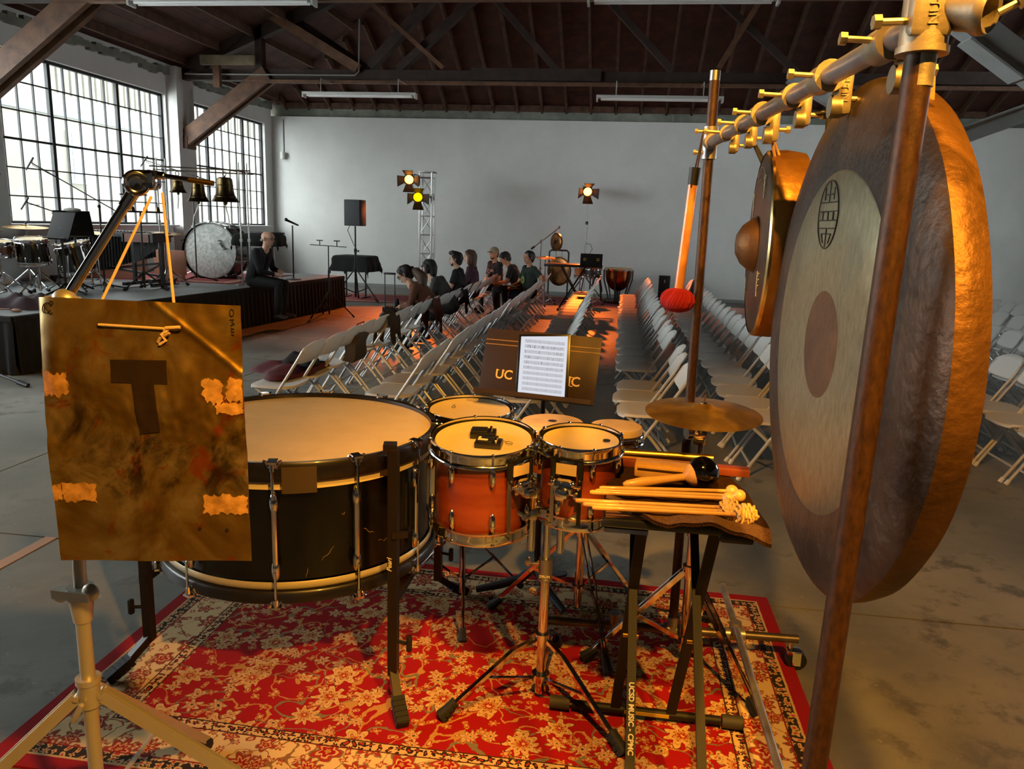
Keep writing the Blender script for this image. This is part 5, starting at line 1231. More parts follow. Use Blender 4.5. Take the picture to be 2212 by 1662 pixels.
# ------------------------------------------------------------------ drum behind, bongos, their stands
t = T('tom_drum', 'shallow drum with silver hoop beside the huge drum, behind the toms', 'drum', (-.545, 2.87, .70), 'red maple toms in front')
drum(t, (-.545, 2.87, .835), .158, .14, (0, -.06, 1), TOMW, HEADW, 8, a0=.1)
oval_logo(t, (-.615, 2.895, .835), (0, -.06, 1), .014, .007, .1)
t = T('drum_stand', 'chrome tripod stand whose thin legs show under the huge drum', 'drum stand', (-.56, 2.86, 0))
tripod(t, -.56, 2.86, ZR, .34, .30, -1.35, leg=.007, pole=.010, top=.68, low=.12)
m = MB()
for k in range(3): d = rot_dir(.3+k*2.094); m.path([V((-.56, 2.86, .62)), V((-.56, 2.86, .66))+d*.10, V((-.56, 2.86, .70))+d*.15], .008, 8)
m.build('basket', CHROME, t)
ORG = M('orange_ash_shell', '#b0611f', .35, col2='#8e4a14', scale=6, stretch=(1, 1, .2), coat=.4)
def bongo(label, c, r, h, logo):
    t = T('bongo_drum', label, 'drum', (c[0], c[1], c[2]-h), 'bongo drums with tan heads')
    z = c[2]; b = (c[0], c[1], z)
    MB().lathe([(r*.97, -.03), (r*.93, -h*.5), (r*.80, -h), (r*.76, -h), (r*.88, -h*.5), (r*.92, -.03)], b, n=40).build('shell', ORG, t, 60)
    MB().lathe([(r*1.0, -.026), (r*1.0, -.006), (r*.96, .002), (r*.9, .003), (.004, .003)], b, n=44).build('head', HIDE, t, 40)
    MB().lathe([(r*1.02, -.020), (r*1.06, -.022), (r*1.07, -.034), (r*1.03, -.040), (r*1.02, -.020)], b, n=44).lathe([(r*1.02, -.044), (r*1.10, -.050), (r*1.10, -.056), (r*1.02, -.058)], b, n=44).build('rim', CHROME, t, 60)
    for k in range(5):
        d = rot_dir(.5+k*1.2566); p = V(b)+d*r*1.06
        MB().tube(p-V((0, 0, .03)), p-d*r*.22-V((0, 0, h*.8)), .0045, n=6).rbox(p-d*r*.16-V((0, 0, h*.62)), (.018, .018, .03), .005).ball(p-V((0, 0, .032)), .009, 8, 6).build('lug', CHROME, t)
    if logo: MB().lathe([(.016, .0042), (.011, .0046), (.006, .0046), (.003, .0046)], b, n=20).build('head_logo', lg, t)
    MB().box((c[0], c[1]-r*.92, z-h*.62), (.07, .004, .05)).build('badge', M('cream_badge'), t, smooth=0) if logo else None
    return t
bongo('larger bongo with tan head and round dark emblem', (-.205, 2.66, .865), .113, .17, True)
bongo('smaller bongo with plain tan head, right of the larger bongo', (.022, 2.65, .868), .092, .17, False)
t = T('bongo_stand', 'chrome tripod stand under the two bongos', 'drum stand', (-.085, 2.80, 0))
tripod(t, -.085, 2.80, ZR, .40, .36, .9, leg=.009, pole=.013, top=.74, low=.16, double=True)
MB().beam((-.20, 2.69, .745), (.03, 2.69, .745), .03, .02).beam((-.085, 2.80, .735), (-.085, 2.69, .745), .03, .02).build('bracket', CHROME, t, smooth=0)

# ------------------------------------------------------------------ music stand and tablet
MSB = M('bronze_black_stand', '#2e2013', .5, .2, spec=.3)
t = T('music_stand', 'wide dark music stand with cream lettering behind the toms', 'music stand', (-.27, 3.02, 0))
mt = music_desk(t, (-.290, 2.95, 1.012), .475, .265, -.22, .33, MSB, .05)
u_ = (mt.to_3x3() @ V((1, 0, 0))).normalized(); w_ = (mt.to_3x3() @ V((0, 0, 1))).normalized(); n_ = u_.cross(w_)
def dk_pt(a, b, off=.0035): return mt @ V((a, 0, b))+n_*off
STR = M('cream_print', '#c9a972', .55); STR2 = M('gold_line', '#7d5f30', .5)
for z in (.088, .070):
    for x, w in ((-.155, .16), (.165, .145)):
        MB().box((x, -.0025, z), (w, .0012, .0035)).xf(mt).build('stripe', STR2, t, smooth=0)
text('lettering', 'UC', dk_pt(-.138, -.050), u_, w_, .052, STR, t, bold=.0008)
for a, w in ((-.1655, .011), (-.142, .011)): MB().box((a, -.0035, -.0325), (w, .001, .003)).xf(mt).build('serif', STR, t, smooth=0)
for a, zz in ((.1405, -.033), (.1405, -.067)): MB().box((a, -.0035, zz), (.012, .001, .003)).xf(mt).build('serif', STR, t, smooth=0)
text('lettering', 'SIC', dk_pt(.138, -.050), u_, w_, .052, STR, t, bold=.0008)
MB().path([dk_pt(.098, .045, .002), dk_pt(.102, .01, .002), dk_pt(.092, -.03, .002), dk_pt(.090, -.075, .002)], [.0015, .004, .003, .0015], 6).build('emblem', STR, t)
MB().tube((-.272, 3.00, .42), (-.272, 3.00, .99), .010, n=12).tube((-.27, 3.02, .10), (-.272, 3.00, .58), .0145, n=12).tube((-.272, 3.0, .56), (-.272, 3.0, .60), .02, n=12).build('pole', BLACKM, t)
MB().box((-.28, 2.985, .99), (.10, .03, .06)).build('desk_bracket', BLACKM, t, smooth=0)
for e in ((-.52, 2.97), (-.16, 3.20), (-.14, 2.86)):
    b = V((-.27, 3.02, 0)); d = V((e[0]-b.x, e[1]-b.y, 0))
    MB().path([b+V((0, 0, .15)), b+d*.25+V((0, 0, .085)), b+d*.6+V((0, 0, .055)), b+d+V((0, 0, .022+ZR))], [.022, .020, .018, .014], 10).build('leg', M('grey_cast_foot', '#23262a', .5), t)
t = T('tablet', 'tablet with a glowing page of sheet music on the music stand', 'tablet', tuple(dk_pt(.0, -.1, .01)))
rot = Matrix.Rotation(-.085, 4, 'Y'); tm = mt @ Matrix.Translation((.020, -.010, -.002)) @ rot
MB().rbox((0, 0, 0), (.214, .009, .256), .004).xf(tm).build('case', M('black_tablet', '#0c0a09', .3), t)
def screen_mat():
    m = bpy.data.materials.new('score_screen'); m.use_nodes = True; q = NT(m); x, y, z = q.xyz('Generated')
    sysm = (z*12.0).fract(); inside = sysm.gt(.18)*sysm.lt(.78)*x.gt(.09)*x.lt(.93)*z.lt(.93)*z.gt(.04)
    ln = ((z*12.0).fract()*8.0).fract().lt(.34)*inside
    nz = q.noise(q.vec(x*70.0, (z*12.0).floor()*7.3, z*8.0), 1.0, 3, .7)
    notes = nz.gt(.60)*inside*z.gt(.46)
    bars = ((x*5.0).fract().lt(.02))*inside
    c = q.mix(ln*.8, '#e8eefa', '#2a2f3a'); c = q.mix(notes*.8, c, '#23262c'); c = q.mix(bars*.6, c, '#2a2d33')
    hl = q.noise(q.vec(x*6.0, z*14.0, 1.0), 1.0, 2).gt(.70); c = q.mix(hl*inside*.5, c, '#9a7fd0')
    q.set('Emission Color', c); q.b.inputs['Emission Strength'].default_value = .82; q.b.inputs['Base Color'].default_value = (.02, .02, .02, 1); q.b.inputs['Roughness'].default_value = .25; return m
MB().box((0, -.0052, 0), (.190, .001, .236)).xf(tm).build('screen', screen_mat(), t, smooth=0)

# ------------------------------------------------------------------ cymbal on its stand
t = T('cymbal_stand', 'large bronze cymbal on a chrome stand behind the stick tray', 'cymbal', (.305, 2.58, 0))
cymbal(t, (.305, 2.56, .965), .192, (0, -.06))
MB().tube((.305, 2.555, .985), (.305, 2.55, 1.025), .0045, n=8).tube((.305, 2.556, .98), (.305, 2.556, .992), .012, n=12).build('wing_nut', CHROME, t)
MB().rbox((.300, 2.57, .885), (.05, .035, .085), .012).tube((.27, 2.565, .885), (.255, 2.56, .885), .024, n=14).build('tilter', CHROME, t)
tripod(t, .31, 2.60, ZR, .36, .36, 1.2, leg=.010, pole=.0125, top=.95, low=.10, double=True)

# ------------------------------------------------------------------ stick tray on an X stand, with towel and instruments
t = T('tray_table', 'black trap table with tan felt top on an X stand', 'table', (.20, 2.2, 0))
TZ = .775
MB().rbox((.195, 2.29, TZ-.014), (.40, .58, .026), .006).build('tray', BLACKP, t)
MB().box((.195, 2.29, TZ+.001), (.385, .565, .005)).build('felt', M('tan_felt', '#8d5f34', .95, bump=.4, bscale=300), t, smooth=0)
MB().rbox((.355, 2.015, TZ-.03), (.09, .035, .03), .008).build('latch', BLACKP, t)
MB().box((.06, 2.008, TZ-.034), (.12, .02, .012)).build('rail', CHROME, t, smooth=0)
XB = M('black_stand_bar', '#120d0a', .6, 0, spec=.3)
for x in (.095, .275):
    MB().beam((x-.005, 2.36, TZ-.03), (x+.012, 1.56, .03), .014, .024, up=(1, 0, 0)).build('leg', XB, t, smooth=0)
    MB().beam((x+(.03 if x > .2 else .012), 2.05, TZ-.03), (x-(.03 if x > .2 else .025), 2.24, .035), .014, .030, up=(1, 0, 0)).build('leg', XB, t, smooth=0)
    MB().tube((x-.022, 2.05, .405), (x+.022, 2.05, .405), .006, n=10).build('pivot_bolt', M('brass_bolt', '#b08a3a', .3, 1.0), t)
for y in (2.24, 1.56):
    b = MB().tube((-.07, y, .028+ZR), (.40, y, .028+ZR), .014, n=12).build('foot_bar', XB, t)
    for s in (-.095, .425): MB().tube((s-.045 if s < 0 else s-.02, y, .028+ZR), (s+.02 if s < 0 else s+.045, y, .028+ZR), .021, n=12).build('rubber_cap', M('grey_rubber', '#2e2b22', .7), b)
MB().beam((.10, 2.226, .040), (.24, 2.226, .040), .006, .010).build('ruler_strip', M('yellow_strip', '#a8862c', .5), t, smooth=0)
u = V((.017, -.80, -.715)).normalized()
text('lettering', 'UCSD MUSIC - CPMC', V((.1006, 1.842, .2820))+V((0, -.0056, .0064)), u, V((1, 0, 0)), .0195, M('white_print'), t, bold=.0006)
# towel
TW = M('brown_towel', '#5a3c1e', .98, col2='#2c1b0c', scale=230, bump=1.0, bscale=300, bdist=.012, spec=.05, lo=.3, hi=.7)
TWB = M('towel_hem', '#6a4826', .97, col2='#46301a', scale=160, bump=.5, bscale=200, bdist=.004)
t = T('towel', 'brown terry towel spread over the tray under the sticks', 'towel', (.2, 2.25, TZ))
def tow(a, b):
    xl = .000-.030*b+.012*math.sin(b*5); xr = .430-.13*max(0, b-.55)/.45-.0*b+.008*math.sin(b*9); X = xl+(xr-xl)*a
    yn = 1.962-.030*a+.012*math.sin(a*PI)+(.10*(1-a/.42)**1.4 if a < .42 else 0); Y = yn+(2.58-yn)*b
    z = TZ+.008+.004*math.sin(a*13+b*5)*math.sin(b*11+1)+.003*math.sin(a*31)
    if b < .14: z += .008*math.sin(a*9+2)*(1-b/.14)+.008*(1-b/.14)
    if X > .392: z -= (X-.392)*.30
    z = max(z, TZ+.006) if X < .39 else z
    if Y < 1.995: z -= (1.995-Y)*.25
    return V((X, Y, z))
MB().grid(tow, 46, 52, (0, 0, .010)).build('cloth', TW, t, 70)
MB().grid(lambda a, b: tow(a, b*.10)+V((0, -.002, .0108)), 46, 5, (0, 0, .002)).build('hem', TWB, t, 70)
IW = M('honey_maple', '#e0ae68', .38, coat=.3, col2='#d19a50', scale=4, stretch=(6, 6, 6)); RW = M('red_hardwood', '#94482a', .42, coat=.2, col2='#76341c', scale=8)
TY = TZ+.02
def cyl_bar(n, label, cat, p, q, r, mat, r2=None): return tag(MB().tube(p, q, r, r2, n=18).build(n, mat), label, cat)
tb_ = T('brass_tube', 'bright brass tube lying farthest back on the towel', 'tube', (.18, 2.50, TY+.03)); 
BRS = M('bright_brass', '#e0c064', .34, 1.0)
MB().lathe([(.0125, -.155), (.0125, .155), (.0105, .155), (.0105, -.155), (.0125, -.155)], (.185, 2.485, TY+.027), (1, .03, 0), 20).build('tube_wall', BRS, tb_, 60)
tag(MB().rbox((.225, 2.425, TY+.012), (.44, .045, .026), .004, Matrix.Rotation(-.055, 3, 'Z')).build('wooden_clave', RW), 'long red hardwood bar lying across the towel behind the maraca', 'woodblock')
t = T('wood_block', 'pale maple block with a slot lying in front of the red bar', 'woodblock', (.18, 2.335, TY))
R = Matrix.Rotation(-.10, 3, 'Z')
MB().rbox((.185, 2.345, TY+.020), (.20, .075, .040), .006, R).build('body', IW, t)
MB().box(V((.185, 2.345, TY+.020))+R @ V((0, -.038, .008)), (.18, .004, .005), R).build('slot', M('slot_shadow', '#3a2008', .9), t, smooth=0)
t = T('maraca', 'shiny black maraca with maple handle lying on the towel', 'maraca', (.2, 2.24, TY))
hd, hb = V((.048, 2.190, TY+.014)), V((.235, 2.250, TY+.034)); MC = V((.283, 2.264, TY+.047))
MB().path([hd, hd+(hb-hd)*.06, hd+(hb-hd)*.3, hd+(hb-hd)*.65, hb], [.006, .012, .0165, .0125, .0115], 16).build('handle', IW, t, 50)
dd = (MC-hb).normalized()
MB().lathe([(.012, -.008), (.030, .008), (.036, .020), (.040, .030), (.034, .030)], hb, dd, 28).build('collar', IW, t, 60)
MB().ball(MC, .0485, 30, 20).build('shell', M('gloss_black', '#060505', .06, coat=1.0), t, 80)
def mallet(label, p, q, r, kind, grp, r2=None):
    t = T('mallet' if kind != 'stick' else 'drum_stick', label, 'mallet', tuple(p), grp); p, q = V(p), V(q)
    MB().path([p, p+(q-p)*.02, p+(q-p)*.35, q], [r*.7, r*1.05, r, r*.82], 12).build('handle', IW, t, 50)
    d = (q-p).normalized()
    if kind == 'ball': MB().ball(q+d*.012, r2, 20, 14).build('ball_head', M('cream_ball', '#e0b06a', .35, coat=.3), t, 80)
    else:
        MB().tube(q-d*.02, q+d*.004, r*.9, n=12).build('ferrule', M('tan_tape', '#b58a6a', .6), t)
        rn = random.Random(len(label)); m = MB(); c = q+d*.02
        for k in range(64):
            o = V((rn.uniform(-1, 1), rn.uniform(-1, 1), rn.uniform(-1, 1))).normalized(); u1 = o.cross(d).normalized() if o.cross(d).length > .1 else V((0, 0, 1))
            m.path([c+o*r2*.55-u1*.012, c+o*r2*rn.uniform(.9, 1.1)-u1*.004, c+o*r2*rn.uniform(.9, 1.12)+u1*.006, c+o*r2*.7+u1*.014], [.0022, .0032, .0032, .0018], 5)
        m.ball(c, r2*.82, 14, 10).build('yarn_head', M('cream_yarn', '#dcb877', .95, bump=.6, bscale=300), t, 60)
gA, gB = 'ball mallets on the towel', 'frayed yarn mallets on the towel'
mallet('ball mallet lying farthest back of the ball mallets, its ball behind the others', (-.020, 2.150, TY+.012), (.350, 2.200, TY+.016), .0068, 'ball', gA, .0185)
mallet('ball mallet with its ball farthest right, lying between the other ball mallets', (-.030, 2.128, TY+.011), (.366, 2.164, TY+.016), .0062, 'ball', gA, .0185)
mallet('ball mallet with its ball nearest the yarn heads, lying in front of the ball mallets', (-.046, 2.108, TY+.012), (.330, 2.132, TY+.016), .0068, 'ball', gA, .0185)
mallet('yarn mallet lying farthest back of the three frayed yarn mallets', (-.082, 2.030, TY+.012), (.315, 2.056, TY+.016), .0066, 'yarn', gB, .026)
mallet('yarn mallet lying in the middle of the three frayed yarn mallets', (-.060, 2.006, TY+.012), (.318, 2.032, TY+.014), .0066, 'yarn', gB, .024)
mallet('yarn mallet lying nearest the towel hem, with its frayed head farthest right', (-.035, 1.986, TY+.012), (.352, 2.010, TY+.016), .0066, 'yarn', gB, .030)

# ------------------------------------------------------------------ pipe rack with the gongs
RUST = M('worn_brown_pipe', '#4e3117', .48, .4, col2='#2a190d', scale=150, stretch=(1, 1, .35), lo=.3, hi=.7, bump=.25, bscale=150, bdist=.002)
GALV = M('galvanised_pipe', '#a7a2a0', .36, .6, col2='#837a76', scale=12); CAST = M('cast_clamp', '#a99c84', .46, .6, col2='#8d7f66', scale=20, bump=.25, bscale=120, bdist=.002)
t = T('gong_rack', 'pipe rack of two uprights and a top rail carrying two gongs', 'rack', (.32, 1.85, 0))
MB().tube((.318, 1.05, .14), (.345, 1.05, 1.84), .0172, n=20).build('upright', RUST, t)
MB().tube((.272, 2.65, .14), (.262, 2.65, 2.045), .0165, n=20).build('upright', RUST, t)
MB().lathe([(.0125, 0), (.0168, 0), (.0168, -.03)], (.262, 2.65, 2.048), (0, 0, 1), 18).build('pipe_end', STEEL, t)
PA, PB_ = V((.345, 1.03, 1.803)), V((.262, 2.65, 1.828)); PD = (PB_-PA).normalized()
MB().tube(PA, PB_, .0165, n=20).build('top_rail', GALV, t)
def onrail(y): return PA+(PB_-PA)*((y-PA.y)/(PB_.y-PA.y))
def bolt(c, d, ln=.035):
    c, d = V(c), V(d).normalized(); MB().tube(c, c+d*ln, .0045, n=8).lathe([(.004, 0), (.0088, 0), (.0088, .009), (.004, .009)], c+d*ln, d, 6).build('bolt', M('zinc_bolt', '#d6c49e', .35, .8), t, 20)
for y, s in ((1.17, 1.0), (1.44, 1.0), (1.66, .9), (1.93, 1.0), (2.14, .9), (2.36, .85)):
    c = onrail(y)
    k = MB().tube(c-PD*.028*s, c+PD*.028*s, .0235*s, n=18).tube(c-PD*.033*s, c-PD*.026*s, .026*s, n=18)
    k.rbox(c+V((.034*s, .012, -.018*s)), (.026*s, .044*s, .082*s), .008).tube(c+V((.012, 0, -.045*s)), c+V((.030, 0, -.045*s)), .019*s, n=14)
    cl = k.build('pipe_clamp', CAST, t, 40)
    bolt(c+V((-.018, -.004, .004)), (-1, 0, .05)); bolt(c+V((.042, .012, -.03)), (1, .1, 0), .022)
    if y < 1.5: text('lettering', 'NU-R', c+V((.034*s, .012-.0225*s, -.018*s)), (0, 0, 1), (-1, 0, 0), .017, CAST, cl, depth=.0012)
# corner joints
c = V((.345, 1.05, 1.815))
MB().tube(c-V((0, 0, .045)), c+V((0, 0, .075)), .0275, n=22).tube(c-V((0, 0, .048)), c-V((0, 0, .040)), .030, n=22).rbox(c+V((.0, -.012, .01)), (.05, .03, .085), .008).build('corner_joint', CAST, t, 40)
MB().lathe([(.0185, -.04), (.0185, .03), (.024, .032), (.027, .028), (.027, .02), (.0235, .01), (.0235, -.04), (.0185, -.04)], c+V((.034, -.018, -.002)), (.72, -.66, -.2), 22).build('side_socket', CAST, t, 60)
bolt(c+V((-.024, -.008, -.012)), (-1, -.05, -.04), .03); bolt(c+V((.062, -.045, -.012)), (.9, -.3, .5), .02)
text('lettering', 'NU-RAIL', c+V((.0, -.0275, .012)), (0, 0, 1), (-1, 0, 0), .017, CAST, t, depth=.0012)
MB().tube(c-V((0, 0, .085)), c-V((0, 0, .046)), .0176, n=20).build('bare_patch', CAST, t)
c = V((.263, 2.65, 1.828))
MB().tube(c-V((0, 0, .05)), c+V((0, 0, .05)), .024, n=20).tube(c-V((0, .0, 0)), c-V((0, .06, 0)), .023, n=18).build('corner_joint', GALV, t, 40)
for z in (.035, -.03): bolt(c+V((-.022, -.004, z)), (-1, -.05, 0), .02)
# base
BG = M('grey_base_pipe', '#6d6258', .4, .7, col2='#4f463e', scale=10)
MB().tube((-.22, 2.62, .115), (.72, 2.665, .115), .0155, n=16).build('base_crossbar', BG, t); MB().tube((-.05, 1.05, .115), (.62, 1.05, .115), .0155, n=16).build('base_crossbar', BG, t)
MB().tube((.490, 2.98, .148), (.515, .98, .148), .0125, n=14).build('base_rail', GALV, t)
for x, y in ((.272, 2.645), (.495, 2.655), (.318, 1.05), (.513, 1.05), (.06, 2.633)):
    MB().tube((x-.035, y, .115), (x+.035, y+.003, .115), .0225, n=16).tube((x, y, .105), (x, y, .165), .0215, n=16).build('base_joint', GALV, t, 40)
bolt((.06, 2.63, .135), (0, 0, 1), .02); bolt((.12, 2.61, .115), (0, -1, 0), .02)
for x, y in ((.70, 2.664), (-.2, 2.621), (.60, 1.05), (-.03, 1.05)):
    k = MB().tube((x, y, .075), (x, y, .115), .009, n=10).rbox((x+.01, y, .066), (.05, .035, .018), .004).box((x+.018, y-.02, .045), (.03, .004, .05)).box((x+.018, y+.02, .045), (.03, .004, .05)).build('caster_fork', CHROME, t)
    MB().tube((x+.02, y-.015, .036), (x+.02, y+.015, .036), .036, n=22).build('caster_wheel', RUBBER, k)
def gong_mat(name, base, base2, scale, metal=.85, rough=.4, hammer=.5):
    m = bpy.data.materials.new(name); m.use_nodes = True; q = NT(m)
    a = q.noise(None, scale, 6, .65); b = q.noise(None, scale*3.3, 5, .7)
    c = q.ramp(a, [(.34, base), (.62, base2)]); sc = q.sramp(b, .66, .74); c = q.mix(sc*.35, c, '#a08264')
    q.set('Base Color', c); q.b.inputs['Metallic'].default_value = metal; q.set('Roughness', a*.3+rough-.15)
    q.bump(q.noise(None, 24, 2, .5)*.9+q.noise(None, 80, 4, .6)*.35+a*.5, hammer, .008); return m
G_DARK = gong_mat('gong_dark_patina', '#332a25', '#57463a', 5, .65, .45, .6); G_RIM = gong_mat('gong_rim_bronze', '#553a1b', '#6d4a22', 5, .65, .5, .5); G_DISC = gong_mat('gong_centre_patina', '#5a4232', '#6d523c', 6, .55, .55, .5)
def lathed_mat():
    m = bpy.data.materials.new('gong_scraped_bronze'); m.use_nodes = True; q = NT(m)
    n = q.nt.nodes.new('ShaderNodeMapping'); q.nt.links.new(q.coord(), n.inputs[0]); n.inputs['Scale'].default_value = (1, 42, 16)
    s1 = q.noise(n.outputs[0], 2.2, 6, .6, .4); a = q.noise(None, 4, 5, .6)
    c = q.ramp(s1, [(.3, '#94896c'), (.55, '#a89d80'), (.8, '#bdb498')]); c = q.mix(q.sramp(a, .55, .75)*.35, c, '#80694c')
    q.set('Base Color', c); q.b.inputs['Metallic'].default_value = .9; q.b.inputs['Roughness'].default_value = .42
    q.bump(s1+a*.5, .22, .003); return m
G_LIGHT = lathed_mat()
GC = V((.369, 1.449, 1.355)); ga = math.radians(-2.36); GN = V((-math.cos(ga), math.sin(ga), 0)).normalized(); GUu = V((math.sin(ga), math.cos(ga), 0)); GR = .45
t = T('gong', 'large dark gong with a bright inner ring hanging from the near half of the rail', 'gong', tuple(GC))
MB().lathe([(.004, .003), (.05, .003), (.097, .001)], GC, GN, 40).build('centre_disc', G_DISC, t, 50)
MB().lathe([(.097, .001), (.13, .002), (.22, .001), (.303, -.001), (.307, -.003)], GC, GN, 72).build('bright_ring', G_LIGHT, t, 50)
def wavy(prof, n, amp, name, mat):                   # lathe with a slightly hammered outline
    m = MB().lathe(prof, (0, 0, 0), (0, 0, 1), n); u, w, d = basis(GN); out = []
    for x, y, z in m.v:
        r = math.hypot(x, y); a = math.atan2(y, x); k = 1+amp*(math.sin(a*7+1)+.7*math.sin(a*11+2.3)+.5*math.sin(a*17))*max(0, r/GR-.6)
        out.append(tuple(GC+u*x*k+w*y*k+d*(z+.004*math.sin(a*5+r*20)*max(0, r/GR-.66))))
    m.v = out; return m.build(name, mat, t, 50)
wavy([(.306, -.003), (.33, -.001), (.38, -.004), (.41, -.009), (.432, -.016), (.445, -.022), (.45, -.026)], 96, .004, 'outer_face', G_DARK)
wavy([(.45, -.026), (.4515, -.034), (.449, -.052), (.441, -.074), (.434, -.074), (.442, -.052), (.444, -.034), (.42, -.02), (.31, -.009), (.004, -.006)], 96, .004, 'rim', G_RIM)
# round emblem stamped on the ring
EM = M('dark_stamp', '#3d3a33', .6, .3); ec = GC+V((0, 0, .231))+GUu*.036
def ep(a, b): return ec+GUu*a+V((0, 0, b))+GN*.0022
MB().path([ep(.057*math.cos(a), .060*math.sin(a)) for a in np.linspace(0, 2*PI, 30)[:-1]], .0012, 5, True).build('emblem', EM, t)
for (a0, b0, a1, b1) in ((-.05, .022, .05, .022), (-.055, .006, .055, .006), (-.055, -.010, .055, -.010), (-.05, -.024, .05, -.024), (0, .022, 0, .058), (-.026, .026, -.026, .048), (.026, .026, .026, .048), (-.03, .006, -.03, -.010), (.03, .006, .03, -.010), (0, .006, 0, -.010), (0, -.024, 0, -.058), (-.028, -.034, .028, -.034), (-.028, -.034, -.016, -.050), (.028, -.034, .016, -.050), (-.018, .036, .018, .036)):
    MB().tube(ep(a0, b0), ep(a1, b1), .0012, n=5).build('emblem', EM, t)
CORD = M('dark_cord', '#1c1a18', .9); ROPE = M('tan_rope', '#b07f3c', .9, bump=.6, bscale=300)
for y, o in ((1.20, -1), (1.68, 1)):
    hole = GC+GUu*(y-GC.y)*.92+V((.03, 0, 0)); hole.z = GC.z+math.sqrt(max(.02, GR**2-((y-GC.y)*.92)**2))-.025
    c = onrail(y)
    MB().path([hole, hole+V((-.002, .0, .06)), c+V((.036, .004, -.03))], .0050, 8).path([hole+V((.02, .012, 0)), hole+V((.015, .012, .06)), c+V((.046, .016, -.03))], .0050, 8).build('hanging_cord', ROPE if y < 1.4 else CORD, t)
# small bossed gong
SC_ = V((.338, 2.05, 1.520)); sa = math.radians(3); SN = V((-math.cos(sa), math.sin(sa), 0)); SR = .23
t = T('gong', 'small deep gong with a round boss hanging at the far half of the rail', 'gong', tuple(SC_))
MB().lathe([(.072, .001), (.12, .003), (.20, .0), (.222, -.004)], SC_, SN, 60).build('face', gong_mat('small_gong_face', '#4a382a', '#6a5038', 7, .75, .38, .25), t, 50)
MB().lathe([(.004, .052), (.025, .049), (.048, .036), (.062, .018), (.070, .002)], SC_, SN, 36).build('boss', G_RIM, t, 50)
MB().lathe([(.222, -.004), (.230, -.012), (.231, -.05), (.224, -.092), (.216, -.092), (.220, -.05), (.216, -.012), (.07, -.006), (.004, .03)], SC_, SN, 60).build('rim', gong_mat('small_gong_rim', '#7a5122', '#96692c', 6, .7, .42, .35), t, 50)
MB().lathe([(.223, -.002), (.229, -.006), (.230, -.012), (.226, -.004)], SC_, SN, 60).build('bright_edge', M('bright_bronze_edge', '#c8ac74', .25, 1.0), t)
SU = V((math.sin(sa), math.cos(sa), 0)); sm = M('pale_scratch', '#c9bfa4', .4, .8)
for (a, b) in ((-.10, .14), (-.13, -.09), (.10, .10), (.12, -.12)):
    p = SC_+SU*a+V((0, 0, b))+SN*.0035; m = MB().tube(p-V((0, 0, .03)), p+V((0, 0, .03))+SU*.012, .0013, n=5)
    for q in (-1, 0, 1): m.tube(p+V((0, 0, q*.014)), p+V((0, 0, q*.014+.012))+SU*.016, .0011, n=5).tube(p+V((0, 0, q*.014)), p+V((0, 0, q*.014+.012))-SU*.016, .0011, n=5)
    m.build('engraved_leaf', sm, t)
for r in (.16, .175, .19): MB().path([SC_+SN*.003+SU*(r*math.cos(a))+V((0, 0, r*math.sin(a))) for a in np.linspace(1.1, 2.2, 16)], .0010, 5).build('engraved_arc', sm, t)
for y in (1.95, 2.14):
    c = onrail(y); h = SC_+SU*(y-SC_.y)+V((.035, 0, 0)); h.z = SC_.z+math.sqrt(SR**2-(y-SC_.y)**2)-.04
    MB().path([h+V((-.01, 0, 0)), c+V((.034, .01, -.04))], .0038, 7).path([h+V((.012, 0, -.01)), c+V((.040, .02, -.04))], .0030, 7).build('hanging_cord', CORD if y > 2 else ROPE, t)
# beater
t = T('gong_beater', 'gong beater with red yarn head hanging from the far post by a cord', 'mallet', (.215, 2.6, 1.5))
b0, b1 = V((.218, 2.60, 1.735)), V((.196, 2.60, 1.345)); bd = (b1-b0).normalized()
MB().tube(b0+bd*.03, b1, .0150, .0155, n=18).build('handle', M('orange_wood_handle', '#cf8f45', .35, coat=.5, col2='#bf7c34', scale=6), t)
MB().tube(b0-bd*.012, b0+bd*.042, .0185, .0165, n=18).build('end_cap', BLACKP, t)
yarn = M('red_yarn', '#9c1420', .9, bump=.7, bscale=240)
m = MB(); hc = b1+bd*.022
m.lathe([(.014, -.040), (.034, -.034), (.052, -.014), (.056, .002), (.050, .022), (.034, .034), (.004, .038)], hc, bd*-1 if False else bd, 30)
u, w, d = basis(bd); rn = random.Random(2)
for i in range(60):
    a = rn.uniform(0, 6.28); pts = []
    for s in np.linspace(-1, 1, 7):
        th = s*1.35; rr = .0565*math.cos(th)**.8 if abs(th) < 1.5 else .01; aa = a+s*.35
        pts.append(hc+(u*math.cos(aa)+w*math.sin(aa))*rr+d*(.039*math.sin(th)))
    m.path(pts, .0016, 4)
m.build('yarn_head', yarn, t, 60)
MB().path([(.238, 2.628, 1.862), (.228, 2.615, 1.80), b0+bd*.05+V((-.006, -.016, 0))], .0028, 6).path([(.238, 2.628, 1.862), (.232, 2.62, 1.79), b0+bd*.05+V((.004, -.016, .01))], .0022, 6).build('cord', M('brown_cord', '#2e1c12', .9), t)

